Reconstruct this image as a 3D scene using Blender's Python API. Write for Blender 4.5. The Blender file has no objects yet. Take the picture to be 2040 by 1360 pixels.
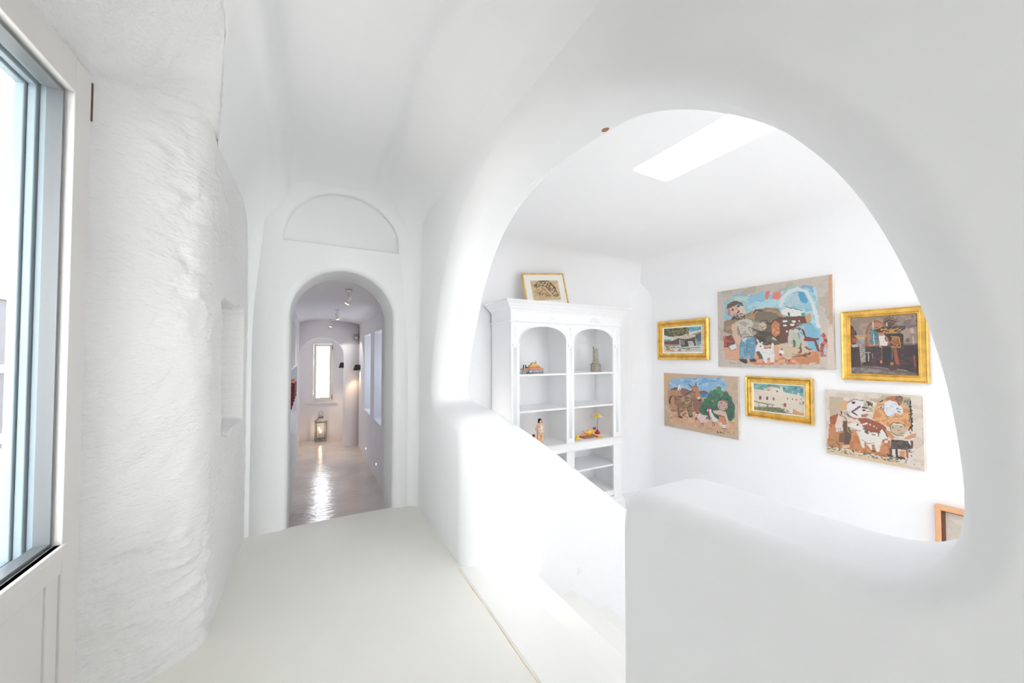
import bpy, bmesh, math, random
import numpy as np
from mathutils import Vector, Matrix, noise, geometry

random.seed(4)
sc = bpy.context.scene
C = sc.collection

# ------------------------------------------------------------------ camera, light, exposure
YAW, PITCH, FPX, EYE = math.radians(28.7), math.radians(1.4), 735.0, 1.4
SHIFT = 9.0 / 2040
cd = bpy.data.cameras.new('camera'); cam = bpy.data.objects.new('camera', cd); C.objects.link(cam)
cam.location = (0, 0, EYE); cam.rotation_euler = (math.pi / 2 + PITCH, 0, -YAW)
cd.sensor_width = 36; cd.lens = FPX / 2040 * 36; cd.shift_y = SHIFT; cd.clip_start = 0.02
sc.camera = cam

w = bpy.data.worlds.new('sky'); sc.world = w; w.use_nodes = True
bg = w.node_tree.nodes['Background']
bg.inputs['Strength'].default_value = 6.0
_n, _l = w.node_tree.nodes, w.node_tree.links
_tc = _n.new('ShaderNodeTexCoord'); _sx = _n.new('ShaderNodeSeparateXYZ'); _rp = _n.new('ShaderNodeValToRGB')
_l.new(_tc.outputs['Generated'], _sx.inputs[0]); _l.new(_sx.outputs['Z'], _rp.inputs['Fac']); _l.new(_rp.outputs['Color'], bg.inputs['Color'])
_rp.color_ramp.elements[0].position = 0.0; _rp.color_ramp.elements[0].color = (1.0, 1.0, 1.0, 1)      # hazy white horizon
_rp.color_ramp.elements[1].position = 1.0; _rp.color_ramp.elements[1].color = (0.27, 0.285, 0.31, 1)    # paler zenith
_e = _rp.color_ramp.elements.new(0.35); _e.color = (0.86, 0.88, 0.92, 1)

SUN_DIR = Vector((-0.37, 1.22, -1.0)).normalized()
sd = bpy.data.lights.new('sun', 'SUN'); so = bpy.data.objects.new('sun', sd); C.objects.link(so)
sd.energy = 7; sd.angle = math.radians(2.2); sd.color = (1, 0.97, 0.92)
so.rotation_euler = SUN_DIR.to_track_quat('-Z', 'Y').to_euler(); so.location = (3, -6, 6)

def portal(loc, size, direction):
    l = bpy.data.lights.new('daylight_portal', 'AREA'); l.shape = 'RECTANGLE'
    l.size, l.size_y = size; l.cycles.is_portal = True
    o = bpy.data.objects.new('daylight_portal', l); C.objects.link(o)
    o.location = loc; o.rotation_euler = Vector(direction).to_track_quat('-Z', 'Y').to_euler()
portal((2.32, 0.26, 2.93), (0.42, 3.5), (0, 0, -1))
portal((3.9, -3.85, 1.7), (1.2, 1.8), (0, 1, 0))
portal((5.15, -2.4, 0.45), (1.4, 2.6), (-1, 0, 0))

vs = sc.view_settings
sc.display_settings.display_device = 'sRGB'
vs.view_transform = 'Standard'; vs.look = 'None'; vs.exposure = 0.88; vs.gamma = 1.0; vs.use_curve_mapping = False
cy = sc.cycles
cy.use_denoising = True
try: cy.denoiser = 'OPENIMAGEDENOISE'
except Exception: pass
cy.max_bounces = 14; cy.diffuse_bounces = 10; cy.glossy_bounces = 4; cy.transmission_bounces = 6
cy.transparent_max_bounces = 12; cy.sample_clamp_indirect = 6.0; cy.caustics_reflective = False; cy.caustics_refractive = False

# ------------------------------------------------------------------ helpers
Fh = Vector((math.sin(YAW), math.cos(YAW), 0)); Rr = Vector((math.cos(YAW), -math.sin(YAW), 0))
Fv = Fh * math.cos(PITCH) + Vector((0, 0, math.sin(PITCH))); Uv = Vector((0, 0, math.cos(PITCH))) - Fh * math.sin(PITCH)
def ray(x, y):
    return Fv + Rr * ((x - 1020) / FPX) + Uv * ((680 + SHIFT * 2040 - y) / FPX)
def on(axis, val, x, y):
    """point of the real plane axis=val seen at a photograph pixel (used to read sizes off the photograph)"""
    d = ray(x, y); o = Vector((0, 0, EYE)); t = (val - o[axis]) / d[axis]
    return o + d * t

def link(o, parent=None):
    C.objects.link(o)
    if parent is not None: o.parent = parent
    return o
def mesh_obj(name, bm, m, parent=None, smooth=False, wn=False):
    me = bpy.data.meshes.new(name)
    bmesh.ops.recalc_face_normals(bm, faces=bm.faces[:])
    bm.to_mesh(me); bm.free()
    if m is not None:
        for mm in (m if isinstance(m, (list, tuple)) else [m]): me.materials.append(mm)
    if smooth:
        me.polygons.foreach_set('use_smooth', [True] * len(me.polygons))
    o = bpy.data.objects.new(name, me); link(o, parent)
    if wn:
        w_ = o.modifiers.new('wn', 'WEIGHTED_NORMAL'); w_.keep_sharp = False; w_.weight = 80
    return o
def tag(o, label, cat, group=None):
    o['label'] = label; o['category'] = cat
    if group: o['group'] = group
    return o
def struct(o, label=None):
    o['kind'] = 'structure'
    if label: o['label'] = label; o['category'] = o.name.split('_')[0]
    return o
def thing(name, label, cat, loc=(0, 0, 0), group=None, rz=0):
    o = bpy.data.objects.new(name, None); o.empty_display_size = 0.05; link(o)
    o.location = loc; o.rotation_euler = (0, 0, rz)
    return tag(o, label, cat, group)
def box(bm, x0, x1, y0, y1, z0, z1, bev=0.0):
    r = bmesh.ops.create_cube(bm, size=1.0)
    vv = r['verts']
    for v in vv:
        v.co = Vector((x0 + (v.co.x + .5) * (x1 - x0), y0 + (v.co.y + .5) * (y1 - y0), z0 + (v.co.z + .5) * (z1 - z0)))
    if bev > 0:
        ee = list({e for v in vv for e in v.link_edges})
        bmesh.ops.bevel(bm, geom=ee, offset=bev, segments=2, affect='EDGES', profile=0.5)
def bx(name, m, parent, *a, bev=0.0, smooth=False):
    bm = bmesh.new(); box(bm, *a, bev=bev); return mesh_obj(name, bm, m, parent, smooth)
def grid(bm, nu, nv, f, flip=False):
    vs_ = [[bm.verts.new(f(i / nu, j / nv)) for j in range(nv + 1)] for i in range(nu + 1)]
    for i in range(nu):
        for j in range(nv):
            q = [vs_[i][j], vs_[i + 1][j], vs_[i + 1][j + 1], vs_[i][j + 1]]
            bm.faces.new(q[::-1] if flip else q)
    return vs_
def lathe(bm, prof, n=20, c=(0, 0, 0), cap=True):
    rings = []
    for r, z in prof:
        rings.append([bm.verts.new((c[0] + max(r, 1e-5) * math.cos(2 * math.pi * k / n), c[1] + max(r, 1e-5) * math.sin(2 * math.pi * k / n), c[2] + z)) for k in range(n)])
    for a, b in zip(rings, rings[1:]):
        for k in range(n): bm.faces.new((a[k], a[(k + 1) % n], b[(k + 1) % n], b[k]))
    if cap:
        bm.faces.new(rings[0][::-1]); bm.faces.new(rings[-1])
def tube(bm, pts, r, n=8):
    pts = [Vector(p) for p in pts]; rings = []
    for i, p in enumerate(pts):
        d = (pts[min(i + 1, len(pts) - 1)] - pts[max(i - 1, 0)]).normalized()
        a = d.orthogonal().normalized() if not rings else (pa - d * pa.dot(d)).normalized()
        pa = a; b = d.cross(a)
        rr = r[i] if isinstance(r, (list, tuple)) else r
        rings.append([bm.verts.new(p + (a * math.cos(2 * math.pi * k / n) + b * math.sin(2 * math.pi * k / n)) * rr) for k in range(n)])
    for a, b in zip(rings, rings[1:]):
        for k in range(n): bm.faces.new((a[k], a[(k + 1) % n], b[(k + 1) % n], b[k]))
    bm.faces.new(rings[0][::-1]); bm.faces.new(rings[-1])
def ball(bm, c, r, s=(1, 1, 1), n=12, rot=None):
    q = bmesh.ops.create_uvsphere(bm, u_segments=n, v_segments=max(6, n * 2 // 3), radius=r)
    for v in q['verts']:
        p = Vector((v.co.x * s[0], v.co.y * s[1], v.co.z * s[2]))
        if rot is not None: p = rot @ p
        v.co = p + Vector(c)
def smoothstep(a, b, x):
    t = min(1, max(0, (x - a) / (b - a))); return t * t * (3 - 2 * t)
def interp(pts, x):
    if x <= pts[0][0]: return pts[0][1]
    for (a, b), (c, d) in zip(pts, pts[1:]):
        if x <= c: return b + (d - b) * (x - a) / (c - a)
    return pts[-1][1]
def catmull(P, n):
    """smooth resample of an open polyline"""
    P = [Vector(p) for p in P]; out = []
    for i in range(len(P) - 1):
        p0, p1, p2, p3 = P[max(i - 1, 0)], P[i], P[i + 1], P[min(i + 2, len(P) - 1)]
        for k in range(n):
            t = k / n
            out.append(0.5 * ((2 * p1) + (p2 - p0) * t + (2 * p0 - 5 * p1 + 4 * p2 - p3) * t * t + (3 * p1 - p0 - 3 * p2 + p3) * t ** 3))
    out.append(P[-1]); return out
def resample(P, n):
    P = [Vector(p) for p in P]; L = [0]
    for a, b in zip(P, P[1:]): L.append(L[-1] + (b - a).length)
    out = []; j = 0
    for i in range(n + 1):
        s = L[-1] * i / n
        while j < len(P) - 2 and L[j + 1] < s: j += 1
        t = (s - L[j]) / max(1e-9, L[j + 1] - L[j]); out.append(P[j].lerp(P[j + 1], min(1, t)))
    return out
def smooth_line(P, it=2):
    P = [p.copy() for p in P]
    for _ in range(it):
        P = [P[0]] + [(P[i - 1] + P[i] * 2 + P[i + 1]) / 4 for i in range(1, len(P) - 1)] + [P[-1]]
    return P

# ------------------------------------------------------------------ materials
def mat(name, col, rough=0.6, metal=0.0, bump=None, var=None, emit=None, spec=0.5):
    """bump=(scale, strength, distance, stretch) ; var=(scale, amount)"""
    m = bpy.data.materials.new(name); m.use_nodes = True; nt = m.node_tree; n = nt.nodes; l = nt.links
    b = n['Principled BSDF']; b.inputs['Base Color'].default_value = (*col, 1)
    b.inputs['Roughness'].default_value = rough; b.inputs['Metallic'].default_value = metal
    b.inputs['Specular IOR Level'].default_value = spec
    tc = n.new('ShaderNodeTexCoord')
    if var:
        t = n.new('ShaderNodeTexNoise'); t.inputs['Scale'].default_value = var[0]; t.inputs['Detail'].default_value = 6
        l.new(tc.outputs['Object'], t.inputs['Vector'])
        r = n.new('ShaderNodeValToRGB'); k = var[1]
        r.color_ramp.elements[0].position = 0.3; r.color_ramp.elements[1].position = 0.7
        r.color_ramp.elements[0].color = (*[c * (1 - k) for c in col], 1); r.color_ramp.elements[1].color = (*[min(1, c * (1 + k)) for c in col], 1)
        l.new(t.outputs['Fac'], r.inputs['Fac']); l.new(r.outputs['Color'], b.inputs['Base Color'])
    if bump:
        mp = n.new('ShaderNodeMapping'); mp.inputs['Scale'].default_value = bump[3] if len(bump) > 3 else (1, 1, 1)
        l.new(tc.outputs['Object'], mp.inputs['Vector'])
        t = n.new('ShaderNodeTexNoise'); t.inputs['Scale'].default_value = bump[0]; t.inputs['Detail'].default_value = 5
        l.new(mp.outputs['Vector'], t.inputs['Vector'])
        bp = n.new('ShaderNodeBump'); bp.inputs['Strength'].default_value = bump[1]; bp.inputs['Distance'].default_value = bump[2]
        l.new(t.outputs['Fac'], bp.inputs['Height']); l.new(bp.outputs['Normal'], b.inputs['Normal'])
    if emit:
        b.inputs['Emission Color'].default_value = (*emit[0], 1); b.inputs['Emission Strength'].default_value = emit[1]
    return m
M = {}
M['plaster'] = mat('white_plaster', (0.805, 0.81, 0.815), 0.85, bump=(5, 0.35, 0.012), spec=0.25)
M['rough'] = mat('rough_limewash', (0.76, 0.76, 0.752), 0.9, bump=(34, 0.9, 0.008, (1, 1, 2.2)), var=(3.0, 0.02), spec=0.2)
M['gallery'] = mat('gallery_plaster', (0.92, 0.922, 0.926), 0.85, bump=(4, 0.2, 0.01), spec=0.25)
M['corridor'] = mat('corridor_plaster', (0.84, 0.84, 0.86), 0.85, bump=(4, 0.3, 0.01), spec=0.25)
M['cement'] = mat('pale_cement', (0.80, 0.79, 0.735), 0.42, bump=(3, 0.15, 0.01), var=(1.2, 0.03))
M['stair'] = mat('pale_stair_cement', (0.84, 0.835, 0.81), 0.5, bump=(3, 0.15, 0.01), var=(1.2, 0.02))
M['inlay'] = mat('floor_joint', (0.62, 0.49, 0.33), 0.6, var=(9, 0.2))
M['polished'] = mat('polished_cement', (0.68, 0.635, 0.595), 0.13, bump=(9, 0.5, 0.012, (1, 2.6, 1)), var=(2.2, 0.10), spec=0.6)
M['paint'] = mat('white_lacquer', (0.92, 0.923, 0.926), 0.4, bump=(60, 0.1, 0.001))
M['joinery'] = mat('offwhite_joinery', (0.73, 0.715, 0.69), 0.4, bump=(30, 0.1, 0.001))
M['blue'] = mat('pale_blue_paint', (0.27, 0.35, 0.39), 0.45)
M['gasket'] = mat('grey_gasket', (0.12, 0.135, 0.145), 0.35)
M['hinge'] = mat('brown_hinge', (0.16, 0.08, 0.06), 0.4, metal=0.4)
M['gold'] = mat('gilt', (0.80, 0.50, 0.12), 0.32, metal=0.55, bump=(40, 0.35, 0.003, (1, 1, 1)), var=(14, 0.22))
M['gold_dark'] = mat('antique_gilt', (0.52, 0.29, 0.08), 0.45, metal=0.5, bump=(60, 0.6, 0.003), var=(30, 0.35))
M['mount'] = mat('ivory_mount', (0.86, 0.84, 0.79), 0.8)
M['cardboard'] = mat('canvas_edge', (0.78, 0.70, 0.60), 0.85, var=(12, 0.12))
M['wood'] = mat('light_orange_wood', (0.78, 0.42, 0.22), 0.45, bump=(20, 0.2, 0.002, (1, 8, 1)), var=(6, 0.12))
M['wood_dark'] = mat('dark_brown_wood', (0.16, 0.06, 0.03), 0.5)
M['black'] = mat('black_metal', (0.012, 0.012, 0.014), 0.45)
M['white_metal'] = mat('white_metal', (0.78, 0.77, 0.76), 0.35)
M['zinc'] = mat('aged_zinc', (0.30, 0.31, 0.30), 0.45, metal=0.5, var=(10, 0.25))
M['wax'] = mat('candle_wax', (0.85, 0.80, 0.68), 0.6)
M['flame'] = mat('flame', (1, 0.7, 0.4), 0.5, emit=((1, 0.75, 0.45), 18))
M['lamp'] = mat('warm_lamp', (1, 0.8, 0.6), 0.5, emit=((1, 0.72, 0.45), 14))
M['led'] = mat('small_light', (1, 0.95, 0.9), 0.5, emit=((1, 0.93, 0.85), 4))
M['skin'] = mat('painted_skin', (0.84, 0.52, 0.30), 0.4)
M['skin2'] = mat('painted_tan_skin', (0.86, 0.46, 0.16), 0.4)
M['hair'] = mat('black_painted_hair', (0.02, 0.02, 0.025), 0.35)
M['redhair'] = mat('red_painted_hair', (0.28, 0.035, 0.03), 0.4)
M['yellow'] = mat('yellow_paint', (0.88, 0.60, 0.02), 0.35)
M['red'] = mat('red_paint', (0.55, 0.02, 0.03), 0.35)
M['cream'] = mat('cream_paint', (0.86, 0.78, 0.70), 0.4)
M['stone'] = mat('grey_stone', (0.36, 0.33, 0.28), 0.85, bump=(60, 0.8, 0.004), var=(25, 0.25))
M['hullgrey'] = mat('tarnished_silver', (0.42, 0.42, 0.42), 0.35, metal=0.3, bump=(80, 0.8, 0.004), var=(45, 0.8))
M['peach'] = mat('peach_enamel', (0.72, 0.30, 0.17), 0.4, var=(60, 0.4))
M['ochre'] = mat('ochre_enamel', (0.82, 0.52, 0.14), 0.4, var=(60, 0.3))
M['screen'] = mat('grey_shutter', (0.055, 0.055, 0.065), 0.6, var=(3, 0.08))
M['house'] = mat('village_white', (0.80, 0.79, 0.76), 0.8)
M['hill'] = mat('dry_hillside', (0.42, 0.33, 0.24), 0.9, var=(0.5, 0.35))
M['terrace'] = mat('terrace_stone', (0.68, 0.66, 0.62), 0.8, var=(2, 0.1))
M['court'] = mat('skyblock_render', (0.66, 0.70, 0.76), 0.85)
M['bluewin'] = mat('blue_shutter', (0.06, 0.10, 0.22), 0.5)

def glass_mat():
    m = bpy.data.materials.new('window_glass'); m.use_nodes = True; nt = m.node_tree; n = nt.nodes; l = nt.links
    n.clear(); o = n.new('ShaderNodeOutputMaterial'); t = n.new('ShaderNodeBsdfTransparent'); g = n.new('ShaderNodeBsdfGlossy')
    t.inputs['Color'].default_value = (0.97, 0.975, 0.98, 1); g.inputs['Roughness'].default_value = 0.02
    f = n.new('ShaderNodeLayerWeight'); f.inputs['Blend'].default_value = 0.5; mx = n.new('ShaderNodeMixShader')
    pw = n.new('ShaderNodeMath'); pw.operation = 'POWER'; pw.inputs[1].default_value = 4.0; ml = n.new('ShaderNodeMath'); ml.operation = 'MULTIPLY_ADD'; ml.inputs[1].default_value = 0.35; ml.inputs[2].default_value = 0.02
    l.new(f.outputs['Facing'], pw.inputs[0]); l.new(pw.outputs[0], ml.inputs[0]); l.new(ml.outputs[0], mx.inputs[0]); l.new(t.outputs[0], mx.inputs[1]); l.new(g.outputs[0], mx.inputs[2]); l.new(mx.outputs[0], o.inputs[0])
    return m
M['glass'] = glass_mat()
def art_mat():
    m = bpy.data.materials.new('oil_paint'); m.use_nodes = True; nt = m.node_tree; n = nt.nodes; l = nt.links
    b = n['Principled BSDF']; b.inputs['Roughness'].default_value = 0.6; b.inputs['Specular IOR Level'].default_value = 0.25
    a = n.new('ShaderNodeVertexColor'); a.layer_name = 'art'
    l.new(a.outputs['Color'], b.inputs['Base Color'])
    tc = n.new('ShaderNodeTexCoord'); t = n.new('ShaderNodeTexNoise'); t.inputs['Scale'].default_value = 60
    l.new(tc.outputs['Object'], t.inputs['Vector'])
    bp = n.new('ShaderNodeBump'); bp.inputs['Strength'].default_value = 0.3; bp.inputs['Distance'].default_value = 0.002
    l.new(t.outputs['Fac'], bp.inputs['Height']); l.new(bp.outputs['Normal'], b.inputs['Normal'])
    return m
M['art'] = art_mat()

# ------------------------------------------------------------------ wall with rounded openings
def offset_loop(P, d, closed):
    n = len(P); out = []
    for i in range(n):
        a = P[(i - 1) % n] if (closed or i > 0) else P[i]
        b = P[(i + 1) % n] if (closed or i < n - 1) else P[i]
        t = (b - a).normalized(); nn = Vector((t.y, -t.x))   # right-hand side of travel
        out.append(P[i] + nn * (d[i] if isinstance(d, list) else d))
    return out
def opening_wall(name, m, to3, outer, holes, thick, notch=None, back=True):
    """to3(a,z,depth)->xyz. outer=(a0,a1,z0,z1). holes: list of (points CCW, r_front, r_back, depth or None).
    notch = (front_pts, inner_pts, r_back): an opening that reaches the wall foot, open polyline from foot to foot."""
    bm = bmesh.new(); a0, a1, z0, z1 = outer
    def strip(A, B):
        n = len(A)
        for i in range(n - 1 if not closed else n):
            j = (i + 1) % n
            try: bm.faces.new((A[i], A[j], B[j], B[i]))
            except ValueError: pass
    loops_front = []; loops_back = []; rim_f = []; rim_b = []
    specs = []
    if notch: specs.append((notch[0], notch[1], notch[2], thick, False, notch[3]))
    for h in holes:
        P = [Vector(p) for p in h[0]]
        specs.append((offset_loop(P, h[1], True), P, h[2], h[3] or thick, True, h[1]))
    for Fp, Ip, rb, dep, closed, rf in specs:
        rows = []
        K = 7
        n = len(Ip)
        rfl = rf if isinstance(rf, list) else [rf] * n
        for k in range(K + 1):
            ph = math.pi / 2 * k / K            # 0: on the face, pi/2: in the soffit
            rows.append([bm.verts.new(to3(*(Ip[i] + (Fp[i] - Ip[i]) * (1 - math.sin(ph))), rfl[i] * (1 - math.cos(ph)))) for i in range(n)])
        nb = dep < thick
        if nb:
            rows.append([bm.verts.new(to3(*Ip[i], dep)) for i in range(n)])
        else:
            rbl = rb if isinstance(rb, list) else [rb] * n
            Bo = offset_loop(Ip, rbl, closed)
            for k in range(5):
                ph = math.pi / 2 * k / 4
                rows.append([bm.verts.new(to3(*(Ip[i] + (Bo[i] - Ip[i]) * (1 - math.cos(ph))), dep - rbl[i] * (1 - math.sin(ph)))) for i in range(n)])
        for A, B in zip(rows, rows[1:]): strip(A, B)
        if nb:
            bm.faces.new(rows[-1])
        loops_front.append((closed, list(Fp), rows[0]))
        if not nb: loops_back.append((closed, list(Bo), rows[-1]))
    for loops, dep in ((loops_front, 0.0), (loops_back, thick)):
        if dep and not back: continue
        polys = []; verts = []
        outer_pts = [Vector((a0, z0)), Vector((a0, z1)), Vector((a1, z1)), Vector((a1, z0))]
        first = []; fv = []
        for closed, pts, vv in loops:
            if not closed:
                # boundary: foot right ... foot left, then round the outer rectangle
                if pts[0].x < pts[-1].x: pts = pts[::-1]; vv = vv[::-1]
                first = list(pts); fv = list(vv)
                # subdivide the outer outline
                oo = [Vector((a0, z0)), Vector((a0, z1)), Vector((a1, z1)), Vector((a1, z0))]
                ov = [bm.verts.new(to3(p.x, p.y, dep)) for p in oo]
                first += oo; fv += ov
        if not first:
            first = outer_pts; fv = [bm.verts.new(to3(p.x, p.y, dep)) for p in outer_pts]
        polys.append([Vector((p.x, p.y, 0)) for p in first]); verts += fv
        for closed, pts, vv in loops:
            if closed:
                polys.append([Vector((p.x, p.y, 0)) for p in pts]); verts += vv
        for t in geometry.tessellate_polygon(polys):
            try: bm.faces.new([verts[i] for i in t])
            except ValueError: pass
    # close the outer rim
    for (p, q) in (((a0, z0), (a0, z1)), ((a0, z1), (a1, z1)), ((a1, z1), (a1, z0))):
        v = [bm.verts.new(to3(*p, 0)), bm.verts.new(to3(*q, 0)), bm.verts.new(to3(*q, thick)), bm.verts.new(to3(*p, thick))]
        bm.faces.new(v)
    bmesh.ops.remove_doubles(bm, verts=bm.verts[:], dist=1e-5)
    return mesh_obj(name, bm, m, smooth=True, wn=True)

def arch_pts(a0, a1, z0, z1, n=28, rc=0.0):
    """closed arch outline (clockwise seen with a right, z up, so that the right hand side is the solid)"""
    r = (a1 - a0) / 2; c = (a0 + a1) / 2; zs = z1 - r
    P = [Vector((a1, z0)), Vector((a1, (z0 + zs) / 2))]
    P += [Vector((c + r * math.cos(math.pi * k / n), zs + r * math.sin(math.pi * k / n))) for k in range(n + 1)]
    P += [Vector((a0, (z0 + zs) / 2)), Vector((a0, z0))]
    return P
def rect_pts(a0, a1, z0, z1, r=0.03):
    P = []
    for cx, cz, s in ((a1 - r, z0 + r, -90), (a1 - r, z1 - r, 0), (a0 + r, z1 - r, 90), (a0 + r, z0 + r, 180)):
        for k in range(5):
            t = math.radians(s + 90 * k / 4); P.append(Vector((cx + r * math.cos(t), cz + r * math.sin(t))))
    return P

XW, TW = 0.89, 0.32                       # face of the arched wall and its thickness
YE = 3.50                                 # end wall of the landing
ZG, ZC = -0.80, -0.60                     # floors of the gallery and of the corridor
XP, YB = 4.80, 4.34                       # painting wall and bookcase wall of the gallery
XCR, XCL, YF, YW = 0.96, -0.20, 8.83, 9.96

# ---- the big arched wall, with the gap for the stair
back_px = [(1985, 1130), (1935, 1120), (1922, 1060), (1915, 930), (1870, 740), (1800, 540), (1690, 360), (1560, 258), (1460, 222), (1330, 214), (1220, 248), (1070, 360), (1000, 460), (965, 560), (942, 680), (932, 780)]
def yz(p): return Vector((p.y, p.z))
inner = []
for i, (x, y) in enumerate(back_px[2:]):
    plane = interp([(0.0, 0.915), (0.18, 0.95), (0.33, 1.02), (0.5, 1.14), (1.0, 1.19)], i / (len(back_px) - 3))
    inner.append(yz(on(0, plane, x, y)))
front_px = [(1990, 1060), (1975, 900), (1935, 720), (1888, 540), (1780, 365), (1640, 240), (1480, 150), (1340, 118), (1200, 132), (1060, 205), (975, 300), (912, 430), (880, 560), (862, 690), (856, 770)]
front = [yz(on(0, XW, x, y)) for x, y in front_px]
SILL = 0.985
gapR, gapL = 0.905, 2.285
def corner(c, r, a0, a1, n=6):
    return [Vector((c[0] + r * math.cos(math.radians(a0 + (a1 - a0) * k / n)), c[1] + r * math.sin(math.radians(a0 + (a1 - a0) * k / n)))) for k in range(n + 1)]
yR = inner[0].x; yL = inner[-1].x
curve_in = [Vector((gapR, -1.0)), Vector((gapR, -0.5)), Vector((gapR, 0.0)), Vector((gapR, 0.5))] + corner((gapR - 0.06, SILL - 0.06), 0.06, 0, 90) \
    + [Vector((0.60, SILL)), Vector((0.45, SILL))] + corner((yR + 0.13, SILL + 0.13), 0.13, 270, 180) + resample(catmull(inner, 6), 60)[3:-3] \
    + corner((yL - 0.08, 1.01 + 0.08), 0.08, 0, -90) + [Vector((2.72, 1.005)), Vector((2.58, 0.995))] + corner((2.46, 0.99 - 0.16), 0.16, 90, 180) \
    + [Vector((gapL, 0.55)), Vector((gapL, 0.2)), Vector((gapL, 0)), Vector((gapL, -0.5)), Vector((gapL, -1.0))]
curve_in = resample(smooth_line(resample(curve_in, 300), 7), 300)
# distance of the face edge from the soffit edge, read along the arch
fr_s = resample(catmull(front, 6), 80)
dist = []
for p in curve_in:
    if p.y > 1.25:
        dist.append(max(0.035, min((p - q).length for q in fr_s)) + 0.05 * (1 - smoothstep(0.5, 1.2, p.x)))
    else: dist.append(0.05 if p.x < 1.4 else 0.11)
dist = [min(d, 0.16) for d in dist]
for _ in range(140): dist = [dist[0]] + [(dist[i - 1] + dist[i] * 2 + dist[i + 1]) / 4 for i in range(1, len(dist) - 1)] + [dist[-1]]
def offs(P, d):
    n = len(P); out = []
    for i in range(n):
        t = (P[min(i + 1, n - 1)] - P[max(i - 1, 0)]).normalized(); nn = Vector((t.y, -t.x))
        out.append(P[i] + nn * d[i])
    return out
# travel goes foot right -> over the arch -> foot left ; the solid lies to its ... side, checked at the sill
cand = offs(curve_in, dist)
mid = len(curve_in) // 2
if cand[mid].y < curve_in[mid].y: cand = offs(curve_in, [-d for d in dist])
def orient(P, d=0.02):
    c = sum((Vector(p) for p in P), Vector((0, 0))) / len(P)
    q = offset_loop(P, d, True)
    return P if (q[0] - c).length > (P[0] - c).length else P[::-1]
HWIN = orient(rect_pts(-3.3, -1.95, 0.0, 2.4, 0.03))
def make_big():
    P = curve_in; Fp = cand
    flip = cand[mid] - offs(P, dist)[mid]
    if flip.length > 1e-6:      # offset_loop uses the right-hand side, so travel must be reversed
        P = P[::-1]; Fp = Fp[::-1]
    rfl = [min(0.15, max(0.05, (a - b).length * 1.1)) for a, b in zip(P, Fp)]
    return opening_wall('wall_right', M['plaster'], lambda a, z, d: (XW + d, a, z), (-3.75, 4.5, -1.0, 3.05), [], TW, notch=(Fp, P, [0.004 + 0.046 * (1 if p.x < 2.0 else smoothstep(0.95, 1.12, p.y)) for p in P], rfl))
M['chip'] = mat('bare_brown_plaster', (0.36, 0.19, 0.10), 0.9)
wr = struct(make_big(), 'white plaster wall with the big rounded arch over the stair')

for (px, py, r_, m__) in ((1222, 249, 0.022, 'chip'), (1072, 359, 0.034, 'plaster')):
    p = on(0, XW + TW - .01, px, py); bm = bmesh.new()
    q = min(curve_in, key=lambda c: (c - Vector((p.y, p.z))).length); k = curve_in.index(q); t_ = (curve_in[k + 1] - curve_in[k - 1]).normalized()
    ball(bm, (0, 0, 0), 1.0, (0.014, r_, 0.006), n=10)
    bmesh.ops.rotate(bm, verts=bm.verts[:], cent=(0, 0, 0), matrix=Matrix.Rotation(math.atan2(t_.y, t_.x), 3, 'X'))
    bmesh.ops.translate(bm, verts=bm.verts[:], vec=(XW + TW - .055, q.x, q.y)); mesh_obj('plaster_chip', bm, M[m__], wr)

# ---- end wall with the arched passage and the blind lunette above it
PX0, PX1, PZ = -0.15, 0.675, 2.135
pass_pts = [Vector((PX1, -0.6)), Vector((PX1, 0.0))] + arch_pts(PX0, PX1, 0.3, PZ)[:] + [Vector((PX0, 0.0)), Vector((PX0, -0.6))]
pass_pts = resample(pass_pts, 120)[::1]
fo = offset_loop(pass_pts, 0.055, False)
if fo[60].y < pass_pts[60].y: pass_pts = pass_pts[::-1]; fo = offset_loop(pass_pts, 0.055, False)
lun = [Vector((-0.20, 2.35)), Vector((-0.20, 2.38))] + [Vector((0.265 - 0.465 * math.cos(math.pi * k / 24), 2.36 + 0.45 * math.sin(math.pi * k / 24))) for k in range(2, 23)] + [Vector((0.73, 2.38)), Vector((0.73, 2.35))]
if offset_loop(lun, 0.02, True)[12].y < lun[12].y: lun = lun[::-1]
we = opening_wall('wall_end', M['plaster'], lambda a, z, d: (a, YE + d, z), (-0.6, XW + 0.06, -0.6, 3.05), [(lun, 0.02, 0.02, 0.055)], 0.50, notch=(fo, pass_pts, 0.03, 0.055))
struct(we, 'white end wall with arched passage below a blind half-round niche')
bm = bmesh.new()
def f_fil(u, v):
    z = -0.01 + 3.0 * v; r = 0.10 + 0.10 * smoothstep(1.2, 2.9, z); a = u * math.pi / 2
    return Vector((XW + .001 - r + r * math.cos(a), YE + .001 - r + r * math.sin(a), z))
grid(bm, 12, 30, f_fil)
def f_fil2(u, v):
    z = -0.01 + 3.0 * v; r = 0.04 + 0.10 * smoothstep(1.5, 2.9, z); a = u * math.pi / 2
    return Vector((-0.43 + r - r * math.cos(a), YE + .001 - r + r * math.sin(a), z))
grid(bm, 12, 30, f_fil2)
struct(mesh_obj('wall_corner_fillet', bm, M['plaster'], smooth=True))

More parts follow.
